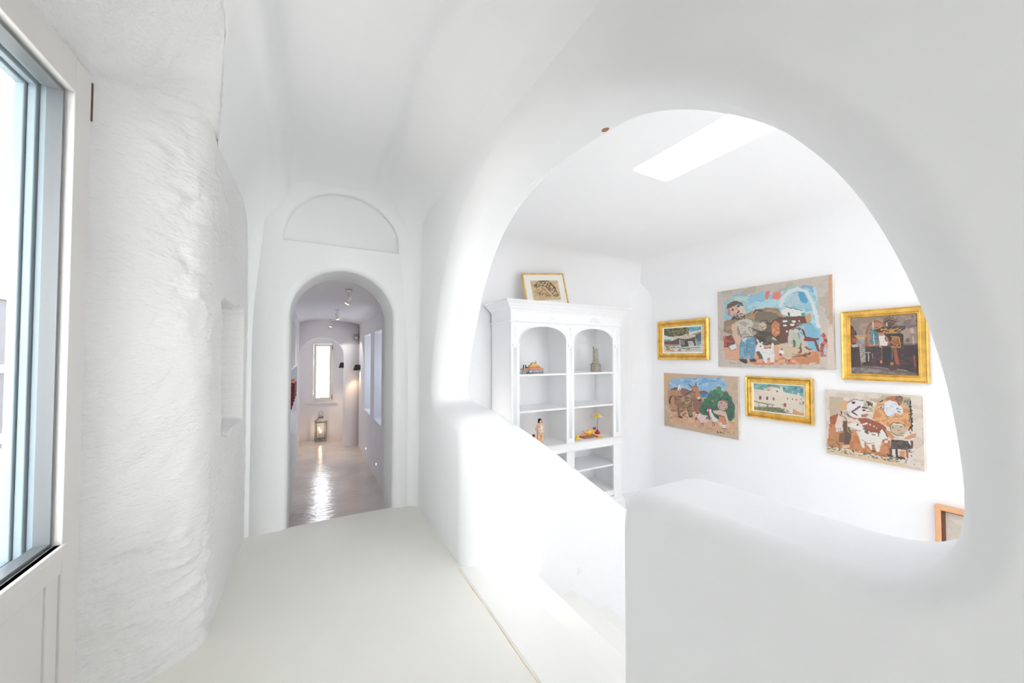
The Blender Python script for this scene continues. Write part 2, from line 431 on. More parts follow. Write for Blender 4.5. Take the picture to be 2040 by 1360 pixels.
# ceiling profile across the landing, and where the cove ends over the door recess
prof = [(-0.50, 2.30), (-0.455, 2.45), (-0.40, 2.60), (-0.33, 2.72), (-0.26, 2.79), (-0.205, 2.815), (-0.175, 2.85), (-0.155, 2.91), (-0.10, 2.935), (0.2, 2.935), (0.44, 2.955), (0.54, 2.985), (0.61, 2.97), (0.67, 2.90), (0.72, 2.84), (0.78, 2.80), (0.835, 2.77), (0.865, 2.72), (0.885, 2.67), (0.900, 2.62)]
prof_s = resample([Vector((p.x, p.y)) for p in catmull([Vector((a, b)) for a, b in prof], 6)], 90)
def prof_z(x):
    for p, q in zip(prof_s, prof_s[1:]):
        if x <= q.x: return p.y + (q.y - p.y) * min(1, max(0, (x - p.x) / (q.x - p.x)))
    return prof_s[-1].y
def cove_edge(y): return interp([(1.2, -0.285), (1.6, -0.295), (1.85, -0.32), (2.10, -0.37), (2.30, -0.413), (2.42, -0.438), (2.50, -0.50), (2.6, -0.6)], y)
# ------------------------------------------------------------------ left wall: rough stone splay, smooth stretch with a ragged niche
def rough(p, amp):
    q = Vector((p.x * 1.0 + p.y * 1.0, p.y * 0.6, p.z * 3.2))
    tilt = Vector((q.x * 1.9, q.y, q.z * 1.0 - 0.9 * q.x * 0.55))
    d, _ = noise.voronoi(tilt * 2.3)
    stone = smoothstep(0.02, 0.42, d[1] - d[0])
    big = noise.fractal(Vector((p.x, p.y, p.z)) * 1.6, 1.0, 2.0, 3)
    fine = noise.fractal(Vector((p.x * 14, p.y * 14, p.z * 26)), 0.9, 2.0, 4)
    patch = smoothstep(-0.2, 0.35, noise.noise(Vector((p.x, p.y, p.z)) * 2.4 + Vector((3, 1, 7))))
    chips = noise.fractal(Vector((p.x * 7 + p.y * 5, p.y * 3, p.z * 21)), 0.8, 2.1, 4)
    return amp * (0.013 * (stone - 0.6) * (0.25 + 0.75 * patch) + 0.004 * big + 0.0035 * fine * (0.3 + patch) + 0.016 * max(0, chips - 0.02) * patch)
path = [(-0.775, 2.005), (-0.64, 2.13), (-0.53, 2.225), (-0.475, 2.28), (-0.445, 2.34), (-0.437, 2.42), (-0.435, 2.8), (-0.43, 3.2), (-0.425, 3.55)]
path = resample(catmull([Vector((a, b, 0)) for a, b in path], 8), 300)
bm = bmesh.new()
def f_left(u, v):
    k = u * 300; i = min(299, int(k)); p = path[i].lerp(path[i + 1], k - i); t = (path[i + 1] - path[i]).normalized(); n = Vector((t.y, -t.x, 0))
    z = -0.02 + v * 3.02; q = Vector((p.x, p.y, z))
    a = 1.0 - 0.72 * smoothstep(2.33, 2.60, p.y)
    edge = smoothstep(0.0, 0.04, u)
    d = rough(q, a) * (0.25 + 0.75 * edge)
    if p.y > 2.5:
        wob = 0.06 * noise.noise(Vector((0, p.y * 4, z * 7))) + 0.02 * noise.noise(Vector((0, p.y * 9, z * 31)))
        my = smoothstep(2.60, 2.625, p.y + wob) * (1 - smoothstep(3.28, 3.34, p.y + wob * 0.4))
        mz = smoothstep(0.90, 0.97, z + wob * 0.9) * (1 - smoothstep(1.70, 1.735, z + wob))
        d -= 0.17 * my * mz; d += my * mz * rough(q, 1.0)
    return q + n * d
grid(bm, 300, 380, f_left)
# soffit over the door and the wall above it, and the near pier
def f_sof(u, v):
    y = -0.4 + 2.8 * u
    xe = cove_edge(min(y, 2.42)); ze = prof_z(xe) + 0.012
    X = -0.79 + v * (xe + 0.002 + 0.79); Z = 2.455 + (ze - 2.455) * v + 0.03 * math.sin(math.pi * v)
    q = Vector((X, y, Z)); return q + Vector((0, 0, 1)) * rough(q + Vector((0, 0, 3)), 0.9) * (1 - v ** 6)
grid(bm, 200, 60, f_sof)
def f_up(u, v):
    y = -3.7 + 6.1 * u; zi = 2.60 + 0.40 * (1 - smoothstep(2.25, 2.45, y)); Z = zi + (3.05 - zi) * v; q = Vector((-0.437, y, Z)); return q + Vector((1, 0, 0)) * rough(q, 0.7)
grid(bm, 200, 24, f_up)
def f_pier(u, v):
    z = -0.02 + 2.66 * v; e = 0.80
    if u < 0.8:
        y = -0.4 + (e + 0.4) * u / 0.8; q = Vector((-0.45, y, z))
        q.x -= 0.04 * smoothstep(0.72, 0.8, u)
        return q + Vector((1, 0, 0)) * rough(q, 0.6)
    t = (u - 0.8) / 0.2; q = Vector((-0.49 - 0.30 * t, e + 0.012 - 0.05 * t, z)); return q + Vector((0, 1, 0)) * rough(q, 0.8)
grid(bm, 110, 160, f_pier)
wl = struct(mesh_obj('wall_left', bm, M['rough'], smooth=True), 'whitewashed rough stone wall beside the glazed door')
# stretch of left wall behind the camera with a second window, and the outer leaf that closes the wall
bm = bmesh.new(); box(bm, -0.80, -0.47, -3.7, 0.2, 0, 3.05)
struct(mesh_obj('wall_left_near', bm, M['plaster']))
bm = bmesh.new(); box(bm, -0.95, -0.83, 2.16, 4.1, -0.2, 3.05); box(bm, -0.95, -0.80, -0.2, 2.3, 2.56, 3.05); box(bm, -0.95, -0.42, 3.56, 4.1, -0.7, 3.05)
box(bm, -0.95, -0.80, -3.8, 1.14, -0.2, 3.05)
struct(mesh_obj('wall_left_outer', bm, M['plaster']))
bm = bmesh.new(); box(bm, -0.95, -0.42, -3.85, -3.7, -0.2, 3.05); box(bm, 0.65, 1.0, -3.85, -3.7, -0.2, 3.05); box(bm, -0.42, 0.65, -3.85, -3.7, 2.55, 3.05)  # unseen gap behind the camera, added to light the end wall
struct(mesh_obj('wall_near', bm, M['plaster']))
bm = bmesh.new(); box(bm, -2.5, 0.9, -8.5, -3.85, 2.75, 2.9); struct(mesh_obj('ceiling_sunblock_landing', bm, M['plaster']))  # unseen roof added outside to keep direct sun out of the gap
bm = bmesh.new(); box(bm, -2.5, 0.9, -12.5, -3.85, -0.2, -0.02); struct(mesh_obj('floor_added_landing', bm, M['terrace']))  # unseen pale ground added with that roof, bounces daylight inside
portal((0.115, -3.9, 1.28), (1.07, 2.55), (0, 1, 0))
# ------------------------------------------------------------------ ceiling of the landing
bm = bmesh.new()
def f_ceil(u, v):
    k = u * 90; i = min(89, int(k)); p = prof_s[i].lerp(prof_s[i + 1], k - i)
    y = -3.75 + v * 7.45; z = p.y
    xb = cove_edge(y)
    if p.x < xb: z = prof_z(xb) + min(0.25, (xb - p.x) * 3); p = Vector((xb, 0))
    e = max(0, (y - 3.06) / 0.50); side = smoothstep(0.28, 0.62, abs(p.x - 0.25))
    if e > 0: z -= (0.16 + 0.30 * side) * (1 - math.sqrt(max(0, 1 - min(1, e) ** 2)))
    z += 0.010 * noise.noise(Vector((p.x * 2.5, y * 1.3, 0)))
    return Vector((p.x, y, z))
grid(bm, 90, 150, f_ceil)
struct(mesh_obj('ceiling', bm, M['plaster'], smooth=True), 'white plaster ceiling with soft ridges along both walls')
bm = bmesh.new(); box(bm, -0.95, 1.05, -3.85, 4.1, 3.0, 3.12); struct(mesh_obj('ceiling_roof', bm, M['plaster']))

# ------------------------------------------------------------------ landing floor, joint, stair
bm = bmesh.new()
def edgeY(x): return 3.545 - 0.05 * ((x - 0.3) / 0.5) ** 2 * 0.4
n = 24
top = [(-0.86, -3.75)] + [(1.16, -3.75), (1.16, 0.9), (1.15, 1.6), (1.12, 2.1), (1.10, 2.45), (0.90, 3.52)] + [(0.90 - 1.10 * k / n, edgeY(0.90 - 1.10 * k / n)) for k in range(1, n + 1)] + [(-0.6, 3.54), (-0.86, 3.54)]
vt = [bm.verts.new((x, y, 0)) for x, y in top]; vb = [bm.verts.new((x, y, -0.2)) for x, y in top]
ft = bm.faces.new(vt); bm.faces.new(vb[::-1])
for i in range(len(top)):
    j = (i + 1) % len(top); bm.faces.new((vt[i], vb[i], vb[j], vt[j]))
bmesh.ops.bevel(bm, geom=[e for e in ft.edges], offset=0.012, segments=3, affect='EDGES')
struct(mesh_obj('floor', bm, M['cement']), 'pale grey cement floor of the landing')
bm = bmesh.new()
pts = [Vector((0.872 + 0.004 * noise.noise(Vector((0, y * 3, 0))), y, 0.0)) for y in [-1.6 + 3.93 * k / 80 for k in range(81)]]
ww = [0.0022 + 0.0012 * noise.noise(Vector((5, p.y * 7, 0))) for p in pts]
A = [bm.verts.new(p + Vector((-w_, 0, 0.0006))) for p, w_ in zip(pts, ww)]; B = [bm.verts.new(p + Vector((w_, 0, 0.0006))) for p, w_ in zip(pts, ww)]
for i in range(80): bm.faces.new((A[i], B[i], B[i + 1], A[i + 1]))
struct(mesh_obj('trim_1', bm, M['inlay']), 'thin brown joint line running along the landing floor')
# top strip beyond the joint is paler: a thin screed
bm = bmesh.new()
pl = [(0.876, 0.3), (1.172, 0.3), (1.175, 0.9), (1.165, 1.6), (1.14, 2.0), (1.10, 2.34), (0.876, 2.34)]
a = [bm.verts.new((x, y, 0.003)) for x, y in pl]; b = [bm.verts.new((x, y, -0.05)) for x, y in pl]
ff = bm.faces.new(a)
for i in range(len(pl)):
    j = (i + 1) % len(pl); bm.faces.new((a[i], b[i], b[j], a[j]))
bmesh.ops.bevel(bm, geom=list(ff.edges), offset=0.008, segments=2, affect='EDGES')
struct(mesh_obj('floor_threshold', bm, M['stair']), 'pale cement strip between the joint line and the first step down')
RISE = 0.2; NX = [1.17, 1.48, 1.80, 2.12]
for k in range(3):
    bm = bmesh.new(); z = -RISE * (k + 1)
    box(bm, NX[k] - 0.06, NX[k + 1], 0.62, 2.31, z - 0.2 if k < 2 else ZG, z, bev=0.012)
    struct(mesh_obj('floor_step' + ['', '_middle', '_bottom'][k], bm, M['stair']), ['first step below the landing', 'second step below the landing', 'third step below the landing'][k])
# stair side wall with sloping top
bm = bmesh.new()
def f_sw(y0, y1):
    P = [(1.12, 0.985), (1.20, 0.975)]
    P += [(x, 0.965 - 0.765 * (x - 1.24)) for x in (1.30, 1.6, 1.9, 2.2, 2.5)]
    P += [(2.56, -0.06), (2.60, -0.14), (2.60, ZG - .05), (1.12, ZG - .05)]
    return P
P = [Vector(p) for p in f_sw(0, 0)]; topn = 9
P = P
Y0, Y1 = 2.290, 2.45
rr = 0.045
arc = [(rr * (1 - math.cos(math.radians(t))), -rr * (1 - math.sin(math.radians(t)))) for t in (0, 15, 30, 45, 60, 75, 90)]
Tp = resample(catmull(P[:9], 6), 70)
pil = sorted([p for p in curve_in if 2.2 < p.x < 2.56 and 0.70 < p.y < 1.1], key=lambda p: p.x * 2 + p.y)
pil = resample(pil, 6)          # the pillar's own rounded shoulder: the stair wall grows out of it
def column(i, x, zt_):
    k = smoothstep(1.20, 1.62, x)
    st = [(Y0, ZG - .05)] + [(Y0 + dy, zt_ + dz) for dy, dz in arc] + [(Y1 + .08 - dy, zt_ + dz) for dy, dz in reversed(arc)] + [(Y1 + .08, ZG - .05)]
    dz0 = zt_ - 0.985
    pp = [(gapL + .001, ZG - .05)] + [(q.x + .001, q.y + dz0) for q in pil] + [(2.57 + .005 * j, 0.985 - .01 * j * j / 6 + dz0) for j in range(7)] + [(2.62, ZG - .05)]
    return [bm.verts.new((x, a[0] * (1 - k) + b[0] * k, a[1] * (1 - k) + b[1] * k)) for a, b in zip(pp, st)]
cols = [column(i, max(1.17, p.x), p.y) for i, p in enumerate(Tp) if p.x > 1.165]
R_ = [[c[j] for c in cols] for j in range(len(cols[0]))]
for A, B in zip(R_, R_[1:]):
    for i in range(len(A) - 1): bm.faces.new((A[i], A[i + 1], B[i + 1], B[i]))
bm.faces.new([r[-1] for r in R_])
struct(mesh_obj('wall_stair', bm, M['plaster'], smooth=True, wn=True), 'low white stair wall with a sloping top running down from the arch pillar')
lt = thing('step_light', 'small square recessed step light low on the white stair wall', 'light', (on(1, Y0, 1156, 1136).x, Y0, on(1, Y0, 1156, 1136).z))
bx('housing', M['plaster'], lt, -0.022, 0.022, -0.008, 0.006, -0.022, 0.022, bev=0.003)
bx('lens', M['white_metal'], lt, -0.012, 0.012, -0.010, -0.006, -0.014, 0.014)

# ------------------------------------------------------------------ gallery (lower room)
bm = bmesh.new(); box(bm, 1.0, XP + .2, -3.7, YB + .2, ZG - .12, ZG); struct(mesh_obj('floor_gallery', bm, M['gallery']))
HG = 2.80; RC = 0.50
bm = bmesh.new()       # painting wall and cove
def prof_w(t):         # from floor to ceiling tangent
    if t < 0.5: return (0.0, ZG + (HG - RC - ZG) * t / 0.5)
    a = (t - 0.5) / 0.5 * math.pi / 2; return (-RC + RC * math.cos(a), HG - RC + RC * math.sin(a))
def f_pw(u, v):
    dx, z = prof_w(v); y = -0.1 + (YB + 0.1) * u
    return Vector((XP + dx + 0.003 * noise.noise(Vector((y * 1.3, z * 1.3, 2))), y, z))
grid(bm, 60, 40, f_pw)
box(bm, XP, XP + .3, -3.6, -3.1, ZG, HG + .2); box(bm, XP, XP + .3, -1.7, -0.1, ZG, HG + .2); box(bm, XP, XP + .3, -3.1, -0.1, 1.7, HG + .2)  # leaves an unseen opening, added to brighten the gallery
struct(mesh_obj('wall_gallery_right', bm, M['gallery'], smooth=True), 'white gallery wall hung with paintings')
bm = bmesh.new()
def f_bw(u, v):
    dx, z = prof_w(v); x = 1.1 + (XP - 1.1) * u
    if v > 0.5: dx, z = dx, z
    return Vector((x, YB + dx + 0.006 * noise.noise(Vector((x * 1.3, z * 1.3, 9))), z))
grid(bm, 60, 40, f_bw); struct(mesh_obj('wall_gallery_end', bm, M['gallery'], smooth=True), 'white gallery wall behind the bookcase')
bm = bmesh.new(); box(bm, 1.0, 3.3, -3.78, -3.6, ZG, 3.0); box(bm, 4.5, XP + .2, -3.78, -3.6, ZG, 3.0); box(bm, 2.9, 4.5, -3.78, -3.6, 2.6, 3.0); box(bm, 2.9, 4.5, -3.78, -3.6, ZG, 0.8)  # hidden opening left here, added to light the bookcase wall
struct(mesh_obj('wall_gallery_near', bm, M['gallery']))
bm = bmesh.new(); box(bm, 0.95, 6.0, -9.0, -3.78, 2.75, 2.9); struct(mesh_obj('ceiling_porch', bm, M['plaster']))  # unseen slab added to shade the gallery opening from the sun
bm = bmesh.new(); box(bm, -2, 9.0, -16.0, -3.7, ZG - .15, ZG - .02); struct(mesh_obj('floor_porch', bm, M['terrace']))  # unseen pale ground added to bounce daylight into the gallery
sk = rect_pts(2.14, 2.50, -1.45, 1.97, 0.02)
def dens(P, n): 
    return resample(P + [P[0]], n)[:-1]
if offset_loop(sk, 0.05, True)[0].length < 0: pass
def orient(P, d=0.02):
    c = sum((Vector(p) for p in P), Vector((0, 0))) / len(P)
    q = offset_loop(P, d, True)
    return P if (q[0] - c).length > (P[0] - c).length else P[::-1]
sk = orient(sk)
gc = opening_wall('ceiling_gallery', M['gallery'], lambda a, z, d: (a, z, HG + d), (1.0, XP - 0.3, -3.75, YB - 0.3), [(sk, 0.03, 0.01, None)], 0.10)
for hx, hy, hz in (): pass
struct(gc, 'white gallery ceiling with a long narrow skylight')
bm = bmesh.new()   # roof edges closing above the coves
def f_gc(u, v):
    r = 0.28; a = u * math.pi / 2; z = ZG + (HG + .05 - ZG) * v
    return Vector((XP + .002 - r + r * math.cos(a), YB + .002 - r + r * math.sin(a), z))
grid(bm, 16, 20, f_gc); struct(mesh_obj('wall_gallery_corner_fillet', bm, M['gallery'], smooth=True)); bm = bmesh.new()
box(bm, XP - 0.35, XP + .3, -3.8, YB + .3, 2.97, 3.1); box(bm, 1.0, XP, YB - 0.35, YB + .3, 2.97, 3.1); box(bm, XP + .05, XP + .3, -0.1, YB + .3, ZG - .1, 3.1); box(bm, XP, 7.2, -3.9, -3.7, ZG - .1, 4.2); box(bm, XP, 7.2, -3.9, 3.0, ZG - .2, ZG - .1); box(bm, 1.0, XP + .3, YB + .05, YB + .3, ZG - .1, 3.1)  # includes an unseen tall fin wall, added to block sun at the side opening
struct(mesh_obj('ceiling_gallery_roof', bm, M['plaster']))

# ------------------------------------------------------------------ corridor
bm = bmesh.new(); box(bm, -0.7, 1.5, 3.5, 10.1, ZC - .12, ZC); struct(mesh_obj('floor_corridor', bm, M['polished']), 'polished beige cement floor of the corridor')
for k in range(2):
    bm = bmesh.new(); box(bm, PX0 - .1, PX1 + .1, 3.5, 3.80 + 0.25 * (1 - k), ZC, -0.4 + 0.2 * k, bev=0.01); struct(mesh_obj('floor_corridor_step' + ('' if k == 0 else '_upper'), bm, M['polished']))
HC = 2.14
holes = [orient(rect_pts(5.91, 6.67, 0.32, 1.79, 0.02)), orient(rect_pts(7.07, 7.95, 0.32, 1.79, 0.02))]
w_ = opening_wall('wall_corridor_right', M['corridor'], lambda a, z, d: (XCR + d, a, z), (3.95, YW + .1, ZC - .1, HC + .2), [(h, 0.01, 0.01, None) for h in holes], 0.36)
struct(w_, 'corridor wall with two deep window recesses')
niche = orient(rect_pts(5.15, 7.9, 0.35, 1.85, 0.02))
w_ = opening_wall('wall_corridor_left', M['corridor'], lambda a, z, d: (XCL - d, a, z), (3.95, YW + .1, ZC - .1, HC + .2), [(niche, 0.01, 0.01, 0.25)], 0.40)
struct(w_, 'corridor wall with a long recessed bookshelf')
fa = arch_pts(-0.185, 0.665, -0.2, 1.77); fa = [Vector((0.665, ZC))] + fa + [Vector((-0.185, ZC))]; fa = resample(fa, 90)
fof = offset_loop(fa, 0.02, False)
if fof[45].y < fa[45].y: fa = fa[::-1]; fof = offset_loop(fa, 0.02, False)
w_ = opening_wall('wall_corridor_end', M['corridor'], lambda a, z, d: (a, YF + d, z), (XCL - .1, XCR + .1, ZC, HC + .2), [], 0.22, notch=(fof, fa, 0.02, 0.02))
struct(w_, 'far corridor wall with a small arch')
bm = bmesh.new()
def f_cc(u, v):
    x = XCL - .05 + (XCR - XCL + .1) * u; y = 3.9 + 6.2 * v
    return Vector((x, y, HC - 0.10 * (abs(u - 0.5) * 2) ** 4 + 0.018 * noise.noise(Vector((x * 1.5, y * 1.1, 4)))))
grid(bm, 30, 80, f_cc); struct(mesh_obj('ceiling_corridor', bm, M['corridor'], smooth=True))
bm = bmesh.new(); box(bm, -0.8, 1.5, 3.9, 10.3, HC + .12, HC + .25); struct(mesh_obj('ceiling_corridor_roof', bm, M['plaster']))
wa, wb = on(1, YW, 622, 682), on(1, YW, 664, 798)
wx0, wx1, wz0, wz1 = wa.x, wb.x, wb.z, wa.z
hh = orient(rect_pts(wx0 + .006, wx1 - .006, wz0 + .006, wz1 - .006, 0.006))
w_ = opening_wall('wall_window', M['corridor'], lambda a, z, d: (a, YW + d, z), (-0.8, 1.5, ZC - .1, HC + .25), [(hh, 0.006, 0.006, None)], 0.25)
struct(w_, 'end wall with the tall narrow window')
win = bpy.data.objects.new('window_2', None); link(win); win.location = ((wx0 + wx1) / 2, YW - .002, wz0); struct(win, 'tall narrow white window at the end of the corridor')
W_, H_ = (wx1 - wx0) / 2, wz1 - wz0
def frame_rect(bm, x0, x1, z0, z1, t, y0, y1):
    box(bm, x0, x0 + t, y0, y1, z0, z1); box(bm, x1 - t, x1, y0, y1, z0, z1)
    box(bm, x0 + t, x1 - t, y0, y1, z0, z0 + t); box(bm, x0 + t, x1 - t, y0, y1, z1 - t, z1)
bm = bmesh.new(); frame_rect(bm, -W_, W_, 0, H_, 0.035, -0.04, 0.0); mesh_obj('window_frame', bm, M['joinery'], win)
bm = bmesh.new(); frame_rect(bm, -W_ + .037, W_ - .037, .037, H_ - .037, 0.055, -0.032, 0.0); mesh_obj('sash', bm, M['joinery'], win)
bx('glass_pane', M['glass'], win, -W_ + .092, W_ - .092, -0.018, -0.013, .092, H_ - .092)
for z in (0.10, H_ - 0.12):
    bm = bmesh.new(); box(bm, W_ - 0.045, W_ - 0.03, -0.050, -0.040, z - 0.05, z + 0.05); mesh_obj('hinge', bm, M['hinge'], win)
sl = bx('window_sill', M['corridor'], None, wx0 - .14, wx1 + .10, YW - .05, YW + .02, wz0 - .045, wz0 - .015, bev=0.006); sl.name = 'trim_2'; struct(sl, 'white sill under the narrow end window')
portal(((wx0 + wx1) / 2, YW + .27, (wz0 + wz1) / 2), (wx1 - wx0, wz1 - wz0), (0, -1, 0))
for i, (y0, y1) in enumerate(((5.91, 6.67), (7.07, 7.95))):
    wn_ = bpy.data.objects.new('window_%d' % (3 + i), None); link(wn_); wn_.location = (XCR + .30, (y0 + y1) / 2, 0.32)
    struct(wn_, ['nearer', 'farther'][i] + ' window recess in the right corridor wall')
    h = (y1 - y0) / 2
    bm = bmesh.new()
    box(bm, -.02, .03, -h, -h + .05, 0, 1.47); box(bm, -.02, .03, h - .05, h, 0, 1.47); box(bm, -.02, .03, -h + .05, h - .05, 0, .05); box(bm, -.02, .03, -h + .05, h - .05, 1.42, 1.47)
    mesh_obj('window_frame', bm, M['joinery'], wn_)
    bx('glass_pane', M['glass'], wn_, 0.0, 0.005, -h + .05, h - .05, .05, 1.42)
    portal((XCR + .40, (y0 + y1) / 2, 1.05), (y1 - y0, 1.4), (-1, 0, 0))

bm = bmesh.new(); box(bm, 1.9, 2.1, 4.7, 11.5, ZC - .2, 3.9); box(bm, 1.2, 2.3, 4.6, 4.75, ZC - .2, 3.3); struct(mesh_obj('wall_courtyard', bm, M['court']))  # unseen walls added outside the corridor windows to cut sky light
# corridor fittings
def spot(pt, label, tilt):
    t = thing('ceiling_spotlight', label, 'spotlight', pt, 'white spotlights along the corridor ceiling')
    bm = bmesh.new(); lathe(bm, [(0.032, -0.008), (0.036, -0.004), (0.036, 0.02)], 18); mesh_obj('mounting_plate', bm, M['white_metal'], t, True)
    bm = bmesh.new(); tube(bm, [(0, 0, 0), (0, 0, -0.075)], 0.006); mesh_obj('stem', bm, M['white_metal'], t, True)
    hd = bpy.data.objects.new('lamp_head', None)
    bm = bmesh.new(); lathe(bm, [(0.018, 0.065), (0.022, 0.06), (0.025, -0.02), (0.024, -0.03)], 18)
    bmesh.ops.rotate(bm, verts=bm.verts[:], cent=(0, 0, 0), matrix=Matrix.Rotation(tilt, 3, 'Y') @ Matrix.Rotation(0.35, 3, 'X'))
    bmesh.ops.translate(bm, verts=bm.verts[:], vec=(0, 0, -0.11)); h = mesh_obj('lamp_head', bm, M['white_metal'], t, True)
    bm = bmesh.new(); lathe(bm, [(0.021, -0.034), (0.021, -0.031)], 18)
    bmesh.ops.rotate(bm, verts=bm.verts[:], cent=(0, 0, 0), matrix=Matrix.Rotation(tilt, 3, 'Y') @ Matrix.Rotation(0.35, 3, 'X'))
    bmesh.ops.translate(bm, verts=bm.verts[:], vec=(0, 0, -0.11)); mesh_obj('bulb', bm, M['lamp'], h)
    l = bpy.data.lights.new('spot_beam', 'SPOT'); l.energy = 9; l.color = (1, 0.93, 0.88); l.spot_size = 1.3; l.shadow_soft_size = 0.03
    lo = bpy.data.objects.new('spot_beam', l); link(lo, h); lo.location = (0, 0, -0.17); lo.rotation_euler = (0.2, -0.5 if tilt > 0 else 0.4, 0)
for (x, y), lab, tl in (((694.5, 581), 'nearest of the three white spotlights on the corridor ceiling', 0.5), ((672, 618), 'middle of the three white spotlights on the corridor ceiling', -0.35), ((660, 637), 'farthest of the three white spotlights on the corridor ceiling', 0.3)):
    p = on(2, HC - 0.02, x, y); spot(p, lab, tl)
def sconce(pt, label):
    t = thing('wall_sconce', label, 'wall light', pt, 'black sconces at the far end of the corridor')
    bx('wall_plate', M['black'], t, -0.012, 0, -0.035, 0.035, -0.05, 0.05, bev=0.003)
    bm = bmesh.new()
    rows = [(0.042, 0.05), (0.06, -0.065)]
    a = [bm.verts.new((-0.065 + x * .85, y, 0.055)) for x, y in ((-.04, -.04), (.05, -.04), (.05, .04), (-.04, .04))]
    b = [bm.verts.new((-0.075 + x * 1.2, y, -0.065)) for x, y in ((-.055, -.055), (.05, -.055), (.05, .055), (-.055, .055))]
    bm.faces.new(a)
    for i in range(4): bm.faces.new((a[i], a[(i + 1) % 4], b[(i + 1) % 4], b[i]))
    s = mesh_obj('shade', bm, M['black'], t); so_ = s.modifiers.new('s', 'SOLIDIFY'); so_.thickness = 0.003
    bm = bmesh.new(); lathe(bm, [(0.012, -0.02), (0.02, 0.0), (0.012, 0.02)], 12, (-0.05, 0, 0)); mesh_obj('bulb', bm, M['lamp'], t, True)
    l = bpy.data.lights.new('sconce_light', 'SPOT'); l.energy = 9; l.color = (1, 0.66, 0.40); l.spot_size = 1.5; l.spot_blend = 0.6; l.shadow_soft_size = 0.02
    lo = bpy.data.objects.new('sconce_light', l); link(lo, t); lo.location = (-0.055, 0, -0.03)
sconce((XCR, 8.62, on(0, XCR, 717, 731).z), 'black wall sconce on the right corridor wall before the far arch')
# far vestibule side walls
bm = bmesh.new(); box(bm, 0.72, 0.96, YF + .22, YW, ZC, HC + .1); struct(mesh_obj('wall_vestibule_right', bm, M['corridor']))
sconce((0.72, 9.45, 1.17), 'black wall sconce beside the narrow window seen through the far arch')
p = on(1, YF, 709.5, 672)
t = thing('alarm_sensor', 'small grey alarm sensor high on the far corridor wall', 'sensor', (p.x, YF, p.z))
bx('housing', M['zinc'], t, -0.045, 0.045, -0.05, 0, -0.055, 0.055, bev=0.008)
bm = bmesh.new(); lathe(bm, [(0.03, -0.01), (0.03, 0.005)], 16)
bmesh.ops.rotate(bm, verts=bm.verts[:], cent=(0, 0, 0), matrix=Matrix.Rotation(math.pi / 2, 3, 'X')); bmesh.ops.translate(bm, verts=bm.verts[:], vec=(-0.005, -0.055, -0.01)); mesh_obj('lens', bm, M['white_metal'], t)
for x, y, lab in ((729.5, 893, 'farther small round floor light low on the right corridor wall'), (750, 924, 'nearer small round floor light low on the right corridor wall')):
    p = on(0, XCR, x, y); t = thing('marker_light', lab, 'light', p, 'small marker lights low on the corridor wall')
    bm = bmesh.new(); lathe(bm, [(0.022, 0), (0.022, 0.006)], 16); bmesh.ops.rotate(bm, verts=bm.verts[:], cent=(0, 0, 0), matrix=Matrix.Rotation(-math.pi / 2, 3, 'Y')); mesh_obj('bezel', bm, M['white_metal'], t)
    bm = bmesh.new(); lathe(bm, [(0.014, 0), (0.014, 0.009)], 16); bmesh.ops.rotate(bm, verts=bm.verts[:], cent=(0, 0, 0), matrix=Matrix.Rotation(-math.pi / 2, 3, 'Y')); mesh_obj('lens', bm, M['led'], t)
# lantern
p = on(2, ZC, 638, 874.5)
L = thing('floor_lantern', 'tall grey metal lantern with a lit candle standing under the narrow end window', 'lantern', (p.x, min(p.y, YW - .2), ZC), rz=0.12)
s = 0.102
bm = bmesh.new(); box(bm, -s - .012, s + .012, -s - .012, s + .012, 0.0, 0.03, bev=0.004); mesh_obj('base', bm, M['zinc'], L)
for sx, sy in ((-1, -1), (1, -1), (1, 1), (-1, 1)):
    bx('corner_post', M['zinc'], L, sx * s - .009, sx * s + .009, sy * s - .009, sy * s + .009, 0.03, 0.44)
for z in (0.03, 0.428):
    bm = bmesh.new()
    for a in ((-s, s, -s - .008, -s + .008), (-s, s, s - .008, s + .008), (-s - .008, -s + .008, -s, s), (s - .008, s + .008, -s, s)): box(bm, *a, z, z + .018)
    mesh_obj('rail', bm, M['zinc'], L)
bm = bmesh.new()
for r0, z0 in ():
    pass
def frus(bm, r0, z0, r1, z1):
    a = [bm.verts.new((x * r0, y * r0, z0)) for x, y in ((-1, -1), (1, -1), (1, 1), (-1, 1))]; b = [bm.verts.new((x * r1, y * r1, z1)) for x, y in ((-1, -1), (1, -1), (1, 1), (-1, 1))]
    bm.faces.new(a[::-1]); bm.faces.new(b)
    for i in range(4): bm.faces.new((a[i], a[(i + 1) % 4], b[(i + 1) % 4], b[i]))
frus(bm, s + .018, 0.446, s + .018, 0.458); frus(bm, s + .01, 0.458, 0.055, 0.52); frus(bm, 0.05, 0.52, 0.05, 0.565); frus(bm, 0.062, 0.565, 0.062, 0.574); frus(bm, 0.055, 0.574, 0.012, 0.605)
mesh_obj('roof', bm, M['zinc'], L)
bm = bmesh.new(); tube(bm, [(0.045 * math.cos(a), 0, 0.635 + 0.045 * math.sin(a)) for a in [2 * math.pi * k / 20 for k in range(21)]], 0.005, 6); mesh_obj('ring_handle', bm, M['zinc'], L, True)
for sx, sy in ((0, -1), (0, 1), (-1, 0), (1, 0)):
    bx('glass_pane', M['glass'], L, *((-s + .01, s - .01, sy * s - .001, sy * s + .001) if sx == 0 else (sx * s - .001, sx * s + .001, -s + .01, s - .01)), 0.05, 0.428)
bm = bmesh.new(); lathe(bm, [(0.038, 0.03), (0.038, 0.19), (0.03, 0.193)], 20); cdl = mesh_obj('candle', bm, M['wax'], L, True)
bm = bmesh.new(); ball(bm, (0, 0, 0.225), 0.016, (1, 1, 1.7)); mesh_obj('flame', bm, M['flame'], cdl, True)
